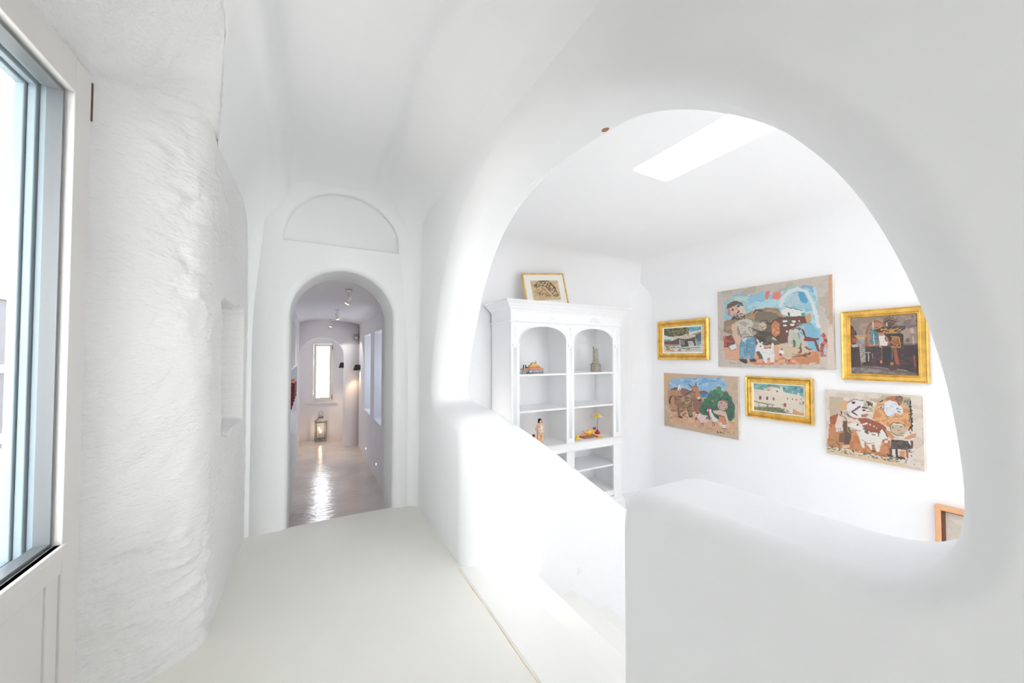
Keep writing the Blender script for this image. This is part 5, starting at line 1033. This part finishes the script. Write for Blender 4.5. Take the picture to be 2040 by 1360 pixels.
rA = [(0.0, 0.030), (0.05, 0.038), (0.22, 0.045), (0.34, 0.040), (0.38, 0.030), (0.44, 0.034), (0.60, 0.036), (0.64, 0.026), (0.72, 0.030), (0.88, 0.026), (1.0, 0.018)]
rB = [(0.0, 0.028), (0.06, 0.042), (0.16, 0.045), (0.24, 0.034), (0.32, 0.024), (0.42, 0.034), (0.52, 0.036), (0.60, 0.026), (0.80, 0.030), (0.92, 0.024), (1.0, 0.016)]
rC = [(0.0, 0.030), (0.04, 0.044), (0.12, 0.048), (0.20, 0.040), (0.26, 0.036), (0.62, 0.034), (0.72, 0.040), (0.80, 0.030), (0.90, 0.032), (1.0, 0.020)]
fr, t2, W2, H2 = gilt('framed_painting', 'small gilt framed painting of white cafe awnings and flower pots, leftmost on the wall', [(1308.4, 640.9), (1410.3, 632.5), (1410.8, 717.2), (1309.3, 715.5)], q2, canvas2, 150, 110, prof_f(fw, rA), fw, 0.02 * W2, 31, 'gold')
bm = bmesh.new()        # beaded band of the small frame
for s_ in (-1, 1):
    n = 46
    for k in range(n + 1): ball(bm, ((k / n - .5) * (W2 - fw), -0.036, s_ * (H2 / 2 - fw * .5)), 0.0055, n=6)
    n = 34
    for k in range(n + 1): ball(bm, (s_ * (W2 / 2 - fw * .5), -0.036, (k / n - .5) * (H2 - fw)), 0.0055, n=6)
mesh_obj('beading', bm, M['gold_dark'], fr, True)
_, _, W4, H4 = wall_rect([(1484.3, 747.7), (1618.7, 755), (1618.7, 848), (1484.3, 828)], XP - .045)
fw = 0.115 * W4
gilt('framed_painting', 'gilt framed painting of a white monastery under a teal sky', [(1484.3, 747.7), (1618.7, 755), (1618.7, 848), (1484.3, 828)], q4, canvas4, 170, 120, prof_f(fw, rB), fw, 0.014 * W4, 41)
px6 = [(1677.2, 619.2), (1849.3, 608.7), (1849.3, 765.5), (1673.9, 754.2)]
_, _, W6, H6 = wall_rect(px6, XP - .045); fw = 0.115 * W6
gilt('framed_painting', 'large gilt framed painting of a dark church interior, partly behind the arch edge', px6, q6, canvas6, 200, 170, prof_f(fw, rC), fw, 0.0, 51)
# wooden box frame, partly hidden behind the arch
p = on(0, XP - .06, 1862, 1005)
t = thing('framed_print', 'pale landscape in an orange wooden box frame, cut off by the arch at lower right', 'picture', (XP - .004, p.y - .40, p.z - .30), rz=-math.pi / 2)
bm = bmesh.new(); moulding(bm, 0.80, 0.60, [(0, 0), (0, 0.058), (0.004, 0.062), (0.03, 0.062), (0.034, 0.058), (0.034, 0.012)]); mesh_obj('frame', bm, M['wood'], t)
bm = bmesh.new(); moulding(bm, 0.732, 0.532, [(0, 0.012), (0, 0.05), (0.006, 0.05), (0.018, 0.014)]); mesh_obj('inner_lip', bm, M['wood_dark'], t)
ls = [('bg', (226, 214, 200)), ('n', (234, 222, 206), [(0, 0), (1000, 0), (1000, 700), (0, 700)], 120, .0), ('l', (190, 170, 150), 12, [(90, 360), (250, 400), (480, 420), (700, 500), (1000, 520)]), ('l', (206, 180, 150), 14, [(400, 440), (1000, 560)]), ('p', (222, 160, 104), [(0, 700), (0, 590), (300, 610), (700, 650), (1000, 640), (1000, 700)])]
art_mesh('print', t, paint([(0, 0), (1000, 0), (1000, 700), (0, 700)], ls, 120, 90, 8, 61), 0.73, 0.53, (0, -0.013, 0))

# ------------------------------------------------------------------ bookcase
YBK = 3.80
def bxp(x, y=700): return on(1, YBK, x, y)
BL, BR = bxp(1018).x, bxp(1236).x
bcx = (BL + BR) / 2; hw = (BR - BL) / 2; DB = YB - YBK - 0.02
B_ = thing('bookcase', 'tall white antique bookcase with two arched bays against the gallery wall', 'bookcase', (bcx, YBK, ZG))
def bz(x, y): return bxp(x, y).z - ZG
zCor = bz(1012, 597); zFr = bz(1018, 641); zFrT = bz(1018, 617)
zS1 = bz(1035, 746); zS2 = bz(1035, 820); zMid = bz(1145, 881); zMidB = bz(1145, 897)
zSL = bz(1150, 938); zBot = bz(1215, 985) 
zMidT = zMid
p0 = hw - 0.10; pm = 0.055       # inner faces of outer posts, half centre post
xc = (bxp(1136.5).x - bcx)
oL0, oL1 = bxp(1035.5).x - bcx, bxp(1128.5).x - bcx
oR0, oR1 = bxp(1144).x - bcx, bxp(1221.5).x - bcx
m_ = M['paint']
bx('side_panel', m_, B_, -hw, -hw + .03, 0.03, DB, 0, zFr); bx('side_panel', m_, B_, hw - .03, hw, 0.03, DB, 0, zFr)
bx('back_panel', m_, B_, -hw + .03, hw - .03, DB - .02, DB, 0, zFr)
bx('partition', m_, B_, xc - .012, xc + .012, 0.03, DB - .02, 0.1, zFr)
bx('post', m_, B_, -hw, oL0, 0, 0.03, 0, zFr, bev=0.004); bx('post', m_, B_, oL1, oR0, 0, 0.03, 0, zFr, bev=0.004); bx('post', m_, B_, oR1, hw, 0, 0.03, 0, zFr, bev=0.004)
for x0, x1 in ((-hw + .03, xc - .012), (xc + .012, hw - .03)):
    for z, th in ((zS1, .022), (zS2, .022), (zSL, .022)):
        bx('shelf', m_, B_, x0, x1, 0.012, DB - .02, z - th, z, bev=0.002)
    bx('shelf', m_, B_, x0, x1, 0.005, DB - .02, zMid - .03, zMid)
    bx('bottom_board', m_, B_, x0, x1, 0.005, DB - .02, zBot - .02, zBot + .05)
def sweep_front(name, prof_, x0, x1, ydep):
    """moulding running round the left side, front and right side; prof (out, z)"""
    bm = bmesh.new(); rings = []
    for o_, z in prof_:
        rings.append([bm.verts.new(v) for v in ((x0 - o_, ydep, z), (x0 - o_, -o_, z), (x1 + o_, -o_, z), (x1 + o_, ydep, z))])
    for A, B in zip(rings, rings[1:]):
        for i in range(3): bm.faces.new((A[i], A[i + 1], B[i + 1], B[i]))
    bm.faces.new(rings[0]); bm.faces.new(rings[-1])
    return mesh_obj(name, bm, m_, B_)
ch = zCor - zFrT
sweep_front('cornice', [(0.0, zFrT - .01), (0.012, zFrT - .005), (0.015, zFrT + .01), (0.03, zFrT + .02), (0.045, zFrT + ch * .35), (0.05, zFrT + ch * .42), (0.062, zFrT + ch * .45), (0.075, zFrT + ch * .62), (0.10, zFrT + ch * .80), (0.11, zFrT + ch * .84), (0.115, zCor - .012), (0.11, zCor)], -hw, hw, DB)
sweep_front('frieze', [(0.004, zFr), (0.012, zFr + .002), (0.018, zFr + .012), (0.012, zFr + .022), (0.005, zFr + .026), (0.005, zFrT)], -hw, hw, DB)
sweep_front('middle_moulding', [(0.0, zMidB - .012), (0.015, zMidB - .006), (0.022, zMidB + .006), (0.012, zMidB + .018), (0.006, zMidB + .03), (0.018, zMid - .024), (0.024, zMid - .012), (0.008, zMid - .001)], -hw, hw, DB)
sweep_front('plinth', [(0.035, 0), (0.035, zBot - .10), (0.03, zBot - .085), (0.018, zBot - .07), (0.022, zBot - .05), (0.01, zBot - .035), (0.006, zBot - .03)], -hw, hw, DB)
# arched spandrels: each one panel with its arch cut out
def spandrel(x0, x1):
    zb_, zt__ = bz((1035 if x0 < 0 else 1144), 680) , zFr
    top_ = zFr - 0.035; n = 26; bm = bmesh.new(); f_, b_ = [], []
    cx_, rx = (x0 + x1) / 2, (x1 - x0) / 2
    for k in range(n + 1):
        a = math.pi * k / n; x = cx_ - rx * math.cos(a); z = zb_ + (top_ - zb_) * math.sin(a) ** 0.8 if 0 < k < n else zb_
        f_.append((bm.verts.new((x, 0.002, z)), bm.verts.new((x, 0.002, zt__)), bm.verts.new((x, 0.028, z)), bm.verts.new((x, 0.028, zt__))))
    for A, B in zip(f_, f_[1:]):
        bm.faces.new((A[0], B[0], B[1], A[1])); bm.faces.new((A[2], A[3], B[3], B[2])); bm.faces.new((A[0], A[2], B[2], B[0]))
    s_ = mesh_obj('arch_panel', bm, m_, B_)
    bm = bmesh.new(); pts = [(cx_ - rx * math.cos(math.pi * k / n), -0.001, zb_ + (top_ - zb_) * (max(0, math.sin(math.pi * k / n)) ** 0.8)) for k in range(n + 1)]
    tube(bm, pts, 0.007, 6); mesh_obj('bead_moulding', bm, m_, s_, True)
spandrel(oL0, oL1); spandrel(oR0, oR1)
# carved pilaster drops and capitals on the posts
for x in ((-hw + oL0) / 2, xc, (oR1 + hw) / 2):
    bm = bmesh.new()
    for k in range(7): ball(bm, (x, -0.004, zFr - 0.05 - .028 * k), 0.012 - .0007 * k, (1, .6, 1.1), n=8)
    d = mesh_obj('carved_drop', bm, m_, B_, True)
    bx('capital', m_, B_, x - .042, x + .042, -0.022, 0.0, zFr - .285, zFr - .265, bev=0.004); bx('capital', m_, B_, x - .034, x + .034, -0.014, 0.0, zFr - .265, zFr - .245, bev=0.003)
    bm = bmesh.new()
    for sx in (-.016, .0, .016): tube(bm, [(x + sx, 0.002, zFr - .30), (x + sx, 0.002, zMid + .06)], 0.0085, 8)
    mesh_obj('reeding', bm, m_, B_, True)
for cx_ in (bxp(1100, 640).x - bcx, bxp(1186, 640).x - bcx):
    bm = bmesh.new(); zc_ = (zFr + zFrT) / 2
    big = cx_ > 0
    for k in range(9):
        a = math.pi * k / 8; r = 0.05 if big else 0.028
        ball(bm, (cx_ + r * 1.5 * math.cos(a), -0.008, zc_ - .018 + r * math.sin(a)), 0.013 if big else .008, (1.3, .5, .8), n=8, rot=Matrix.Rotation(-a, 3, 'Y'))
        if big: tube(bm, [(cx_ + .02 * math.cos(a), -.008, zc_ - .02 + .015 * math.sin(a)), (cx_ + .055 * math.cos(a), -.012, zc_ - .02 + .04 * math.sin(a))], [.008, .003], 5)
    ball(bm, (cx_, -0.01, zc_ - .008), 0.018 if big else .01, (1, .6, 1.3), n=10)
    mesh_obj('carved_ornament', bm, m_, B_, True)
# drawing leaning on the wall on top of the bookcase
YP = YBK + 0.30
A_ = [on(1, YP, *q) for q in ((1047, 540.5), (1128.5, 551.5), (1136, 605.5), (1054, 598.5))]
wD = ((A_[1] - A_[0]).length + 0.02) ; hD = 0.46
ang = 0.07
dr = thing('framed_drawing', 'ink drawing on buff paper in a thin gold frame leaning on top of the bookcase', 'drawing', ((A_[0].x + A_[1].x + A_[2].x + A_[3].x) / 4, YP, ZG + zCor + 0.008), rz=0.0)
hD = (A_[0].z - (ZG + zCor)) + 0.02
# slight sideways lean of the frame
dr.rotation_euler = (-0.16, math.radians(-6.0), 0)
bm = bmesh.new(); moulding(bm, wD, hD, [(0, 0), (0, 0.016), (0.006, 0.02), (0.014, 0.02), (0.02, 0.014), (0.02, 0.006)]); bmesh.ops.translate(bm, verts=bm.verts[:], vec=(0, 0, hD / 2)); mesh_obj('frame', bm, M['gold'], dr)
bx('backing', M['cardboard'], dr, -wD / 2 + .004, wD / 2 - .004, -0.004, 0.0, 0.004, hD - .004)
bx('mount', M['mount'], dr, -wD / 2 + .018, wD / 2 - .018, -0.008, -0.005, 0.018, hD - .018)
qd = [(490, 150), (720, 180), (735, 335), (512, 315)]
ds = [('bg', (236, 206, 158)), ('n', (228, 192, 140), [(480, 140), (740, 140), (740, 340), (480, 340)], 40, .1),
 ('n', (110, 88, 60), [(520, 190), (570, 160), (650, 170), (690, 220), (720, 300), (700, 310), (650, 260), (620, 220), (560, 210), (530, 220)], 8, .0), ('l', (80, 62, 44), 5, [(520, 200), (560, 165), (630, 170), (680, 220), (715, 300)]), ('l', (80, 62, 44), 4, [(540, 215), (600, 200), (640, 240), (690, 310)]), ('n', (150, 120, 80), [(530, 220), (640, 220), (660, 290), (530, 290)], 7, .12), ('l', (90, 70, 50), 3, [(560, 280), (600, 230), (640, 280)]), ('l', (100, 80, 56), 3, [(520, 250), (580, 270), (650, 290)]), ('l', (80, 60, 44), 3, [(610, 300), (625, 290), (640, 305), (655, 290)])]
art_mesh('drawing', dr, paint(qd, ds, 130, 110, 4, 71), wD * .66, hD * .60, (0.0, -0.009, hD * .48))

# ------------------------------------------------------------------ things on the shelves
def skin_body(name, verts, edges, radii, m, parent, sub=1):
    me = bpy.data.meshes.new(name); me.from_pydata(verts, edges, []); me.materials.append(m)
    o = bpy.data.objects.new(name, me); link(o, parent)
    sk_ = o.modifiers.new('skin', 'SKIN'); sk_.use_smooth_shade = True
    for v, r in zip(me.skin_vertices[0].data, radii): v.radius = (r if isinstance(r, tuple) else (r, r))
    me.skin_vertices[0].data[0].use_root = True
    ss = o.modifiers.new('sub', 'SUBSURF'); ss.levels = sub; ss.render_levels = sub + 1
    return o
def shelf_pt(x, y, dy, z):
    """standing point on a shelf of the bookcase: pixel column x, dy behind the front"""
    p = on(1, YBK + dy, x, y); return (p.x, p.y, ZG + z)
# model ship
loc = shelf_pt(1060, 740, 0.16, zS1)
T = thing('model_ship', 'small painted model steamship on the upper left shelf of the bookcase', 'model ship', loc, rz=-0.05)
T.scale = (1.22, 1.1, 0.86)
bm = bmesh.new(); Ls = 0.27
rows = []
for k in range(17):
    t = k / 16; x = (t - .5) * Ls; wd = 0.045 * (1 - abs(2 * t - 1) ** 3.0) ** .7 + .002; sheer = 0.012 * (2 * t - 1) ** 2
    rows.append([bm.verts.new((x * (0.9 if j in (0, 4) else 1), wd * s_, z + (sheer if z > .03 else 0))) for j, (s_, z) in enumerate(((0.4, .0), (.85, .018), (1, .055), (-1, .055), (-.85, .018), (-.4, 0)))])
for A, B in zip(rows, rows[1:]):
    for i in range(6): bm.faces.new((A[i], A[(i + 1) % 6], B[(i + 1) % 6], B[i]))
bm.faces.new(rows[0]); bm.faces.new(rows[-1])
mesh_obj('hull', bm, M['hullgrey'], T)
bx('deck', M['peach'], T, -.11, .115, -.036, .036, .058, .078, bev=.003)
bx('deck_house', M['peach'], T, -.06, .09, -.028, .028, .078, .10, bev=.003); bx('deck_house', M['ochre'], T, -.035, .075, -.026, .026, .10, .124, bev=.003); bx('wheelhouse', M['ochre'], T, -.015, .05, -.022, .022, .124, .145, bev=.003)
bm = bmesh.new()
for k in range(9): ball(bm, (-.05 + .017 * k, -.028, .09), .004, n=6); 
for k in range(6): ball(bm, (-.028 + .018 * k, -.026, .112), .004, n=6)
mesh_obj('portholes', bm, M['hair'], T)
for x in (-.10, -.075): 
    bm = bmesh.new(); lathe(bm, [(.006, .075), (.006, .125), (.008, .128)], 8, (x, 0, 0)); mesh_obj('bollard', bm, M['black'], T, True)
bm = bmesh.new(); lathe(bm, [(.009, .145), (.008, .165)], 10, (.0, 0, 0)); lathe(bm, [(.009, .145), (.008, .165)], 10, (.03, 0, 0)); mesh_obj('funnel', bm, M['peach'], T, True)
bm = bmesh.new(); tube(bm, [(.045, 0, .14), (.045, 0, .185)], .003, 6); mesh_obj('mast', bm, M['red'], T)
# broken column fragment
loc = shelf_pt(1187, 740, 0.17, zS1)
T = thing('column_model', 'grey stone miniature of a broken fluted column on the upper right shelf', 'ornament', loc)
bm = bmesh.new(); lathe(bm, [(.078, 0), (.078, .014), (.070, .02), (.07, .07), (.066, .075), (.078, .085), (.078, .098), (.06, .105)], 8); mesh_obj('pedestal', bm, M['stone'], T)
bm = bmesh.new(); lathe(bm, [(.058, .104), (.058, .118), (.05, .13), (.044, .14), (.036, .15)], 20); mesh_obj('base', bm, M['stone'], T, True)
bm = bmesh.new(); n = 40; rings = []
for z in (0.148, 0.2, 0.26, 0.315):
    rg = []
    for k in range(n):
        a = 2 * math.pi * k / n; r = 0.036 - 0.005 * abs(math.sin(a * 5)); zz = z
        if z > .3: zz = 0.31 + 0.055 * (-math.cos(a) * .6 + .25 * math.sin(3 * a))
        rg.append(bm.verts.new((r * math.cos(a) - .004, r * math.sin(a), zz)))
    rings.append(rg)
for A, B in zip(rings, rings[1:]):
    for k in range(n): bm.faces.new((A[k], A[(k + 1) % n], B[(k + 1) % n], B[k]))
bm.faces.new(rings[-1]); mesh_obj('shaft', bm, M['stone'], T)
# standing bather
p = on(1, YBK + .15, 1076, 878); loc = (p.x, p.y, ZG + zMid)
T = thing('bather_figurine', 'standing plump woman figurine in white polka-dot swimsuit, black bob, hands on hips', 'figurine', loc, rz=0.12)
hB = on(1, YBK + .15, 1076, 834).z - (ZG + zMid); k_ = hB / 0.30
V = [(0, 0, .135), (0, 0, .16), (0, 0, .19), (0, 0, .225), (0, 0, .245), (0, -.002, .272),
     (-.026, 0, .125), (-.029, 0, .07), (-.028, 0, .018), (-.030, -.022, .008),
     (.026, 0, .125), (.029, 0, .07), (.028, 0, .018), (.030, -.022, .008),
     (-.034, 0, .222), (-.062, .004, .180), (-.043, -.012, .150), (.034, 0, .222), (.062, .004, .180), (.043, -.012, .150)]
E = [(0, 1), (1, 2), (2, 3), (3, 4), (4, 5), (0, 6), (6, 7), (7, 8), (8, 9), (0, 10), (10, 11), (11, 12), (12, 13), (3, 14), (14, 15), (15, 16), (3, 17), (17, 18), (18, 19)]
Rr_ = [.036, .040, .036, .026, .012, .020, .025, .019, .011, .008, .025, .019, .011, .008, .014, .011, .008, .014, .011, .008]
skin_body('body', [tuple(c * k_ for c in v) for v in V], E, [r * k_ for r in Rr_], M['skin'], T)
bm = bmesh.new()
for cx_, cz, rx, ry, rz_ in ((0, .150, .043, .038, .030), (0, .185, .040, .038, .036), (0, .205, .034, .036, .024)): ball(bm, (0, -.001 * k_, cz * k_), 1.0, (rx * k_, ry * k_, rz_ * k_), n=18)
nf_ = len(bm.faces)
for i in range(34):
    a = -math.pi / 2 + (((i * 0.7549) % 1) - .5) * 3.2; z = .132 + .085 * ((i * .5698) % 1); rr_ = .0425 if z < .2 else .038
    ball(bm, (rr_ * math.cos(a) * k_, rr_ * .93 * math.sin(a) * k_, z * k_), .0030 * k_, (1, 1, 1), n=6)
bm.faces.ensure_lookup_table()
for f_ in bm.faces[nf_:]: f_.material_index = 1
mesh_obj('swimsuit', bm, [M['mount'], M['red']], T, True)
bm = bmesh.new(); ball(bm, (0, .006 * k_, .281 * k_), .025 * k_, (1.05, .95, .95), n=14); ball(bm, (-.022 * k_, .0, .262 * k_), .012 * k_); ball(bm, (.022 * k_, .0, .262 * k_), .012 * k_); mesh_obj('hair', bm, M['hair'], T, True)
bm = bmesh.new(); ball(bm, (0, -.006 * k_, .269 * k_), .0185 * k_, (.95, .95, 1.15), n=14); ball(bm, (0, -.025 * k_, .268 * k_), .003 * k_, n=6); fc = mesh_obj('face', bm, M['skin'], T, True)
bm = bmesh.new()
for sx in (-1, 1): ball(bm, (sx * .007 * k_, -.0235 * k_, .273 * k_), .0018 * k_, n=6)
mesh_obj('eyes', bm, M['hair'], fc); bm = bmesh.new(); ball(bm, (0, -.024 * k_, .261 * k_), .0028 * k_, (1.6, .6, .6), n=6); mesh_obj('mouth', bm, M['red'], fc)
# crouching companion beside her
T = thing('seated_figurine', 'small red-haired seated figurine half hidden beside the standing bather', 'figurine', (loc[0] - .085, loc[1] + .01, loc[2]))
V = [(0, 0, .03), (0, 0, .055), (0, 0, .08), (0, 0, .098), (-.018, -.03, .05), (-.018, -.05, .012), (.018, -.03, .05), (.018, -.05, .012), (-.028, -.01, .07), (-.03, -.035, .05), (.028, -.01, .07), (.03, -.035, .05)]
E = [(0, 1), (1, 2), (2, 3), (0, 4), (4, 5), (0, 6), (6, 7), (2, 8), (8, 9), (2, 10), (10, 11)]
skin_body('body', V, E, [.026, .026, .018, .015, .013, .009, .013, .009, .009, .007, .009, .007], M['skin'], T)
bm = bmesh.new(); ball(bm, (0, .005, .108), .02); mesh_obj('hair', bm, M['redhair'], T, True)
bm = bmesh.new(); ball(bm, (0, 0, .036), 1, (.03, .03, .022)); mesh_obj('swimsuit', bm, M['red'], T, True)
# sunbather lying on a towel
p = on(1, YBK + .17, 1172, 868)
T = thing('sunbather_figurine', 'reclining woman figurine in a yellow swimsuit lying on her side on a striped towel', 'figurine', (p.x, p.y, ZG + zMid + .004), rz=0.0)
V = [(0, 0, .05), (.03, 0, .058), (.065, 0, .066), (.088, 0, .075), (.108, -.002, .086), (-.03, -.008, .062), (-.075, -.01, .072), (-.105, -.005, .085), (-.03, .015, .035), (-.075, .02, .03), (-.12, .02, .018), (.07, -.03, .05), (.085, -.045, .02), (.075, .02, .05), (.105, .02, .018)]
E = [(0, 1), (1, 2), (2, 3), (3, 4), (0, 5), (5, 6), (6, 7), (0, 8), (8, 9), (9, 10), (2, 11), (11, 12), (2, 13), (13, 14)]
skin_body('body', V, E, [.036, .038, .032, .014, .02, .022, .016, .010, .022, .017, .011, .012, .009, .012, .009], M['skin2'], T)
bm = bmesh.new(); ball(bm, (0.008, 0, .053), 1, (.036, .042, .040), n=16); ball(bm, (0.05, -.004, .062), 1, (.024, .039, .034), n=16); mesh_obj('swimsuit', bm, M['yellow'], T, True)
bm = bmesh.new(); ball(bm, (0.112, .006, .096), .023, (1, 1, .9)); ball(bm, (.126, .006, .112), .009); mesh_obj('hair', bm, M['redhair'], T, True)
bm = bmesh.new()
def f_t(u, v):
    return Vector((-.13 + .26 * u, -.075 + .13 * v, .002 + .003 * math.sin(u * 9) ** 2 + .003 * math.sin(v * 7 + 1) ** 2))
grid(bm, 20, 12, f_t); tw = mesh_obj('towel', bm, [M['red'], M['mount'], M['ochre']], T, True)
for i, pl in enumerate(tw.data.polygons): pl.material_index = (0, 1, 0, 2)[int((pl.center.x + .13) / .033) % 4]
tw.modifiers.new('s', 'SOLIDIFY').thickness = .003
# beach bags / ducks in yellow
def yellow_thing(name, label, cat, pt, f):
    t = thing(name, label, cat, pt); f(t); return t
def duck(t):
    bm = bmesh.new(); ball(bm, (0, 0, .024), 1, (.034, .026, .024), n=14); ball(bm, (.0, 0, .056), .02, n=12); mesh_obj('body', bm, M['yellow'], t, True)
    bm = bmesh.new(); ball(bm, (.018, -.004, .055), 1, (.012, .008, .004), n=8); mesh_obj('beak', bm, M['peach'], t, True)
p = on(1, YBK + .07, 1150, 876); yellow_thing('toy_duck', 'round yellow beach toy at the left end of the striped towel', 'toy', (p.x, p.y, ZG + zMid), duck)
def hat(t):
    bm = bmesh.new(); lathe(bm, [(.042, 0), (.04, .006), (.02, .008), (.018, .022), (.006, .028)], 18); mesh_obj('brim_and_crown', bm, M['yellow'], t, True)
    bm = bmesh.new(); lathe(bm, [(.0205, .008), (.0205, .013)], 18); mesh_obj('band', bm, M['ochre'], t, True)
p = on(1, YBK + .07, 1194, 868); yellow_thing('sun_hat', 'small yellow sun hat lying below the toy parasol', 'hat', (p.x, p.y, ZG + zMid), hat)
# parasol
p = on(1, YBK + .22, 1190, 858)
T = thing('toy_parasol', 'small yellow and white beach parasol on a red cone base', 'parasol', (p.x, p.y, ZG + zMid))
hP = on(1, YBK + .22, 1190, 822).z - (ZG + zMid)
bm = bmesh.new(); lathe(bm, [(.058, 0), (.058, .008), (.05, .012)], 20); mesh_obj('base', bm, M['cream'], T, True)
bm = bmesh.new(); lathe(bm, [(.038, .012), (.036, .03), (.018, .055), (.008, .07)], 18); mesh_obj('cone', bm, M['red'], T, True)
bm = bmesh.new(); tube(bm, [(0, 0, .06), (0, 0, hP)], .003, 6); mesh_obj('pole', bm, M['gasket'], T)
bm = bmesh.new(); n = 8; rr_ = 0.10
def seg(i0):
    for i in range(i0, 8, 2):
        pr = None
        for j in range(7):
            t = j / 6; r = rr_ * t; z = hP - 0.045 * t ** 2.0
            cur = [bm.verts.new((r * math.cos(a), r * math.sin(a), z - 0.004 * t * math.sin((a * 4) % math.pi))) for a in [2 * math.pi * (i + q / 4) / 8 for q in range(5)]]
            if pr:
                for q in range(4): bm.faces.new((pr[q], pr[q + 1], cur[q + 1], cur[q]))
            pr = cur
seg(0); bmesh.ops.remove_doubles(bm, verts=bm.verts[:], dist=1e-5); cn = mesh_obj('canopy', bm, M['yellow'], T, True); cn.modifiers.new('s', 'SOLIDIFY').thickness = .003
bm = bmesh.new(); seg(1); bmesh.ops.remove_doubles(bm, verts=bm.verts[:], dist=1e-5); cn = mesh_obj('canopy', bm, M['cream'], T, True); cn.modifiers.new('s', 'SOLIDIFY').thickness = .003
T.rotation_euler = (0, 0, 0.35)
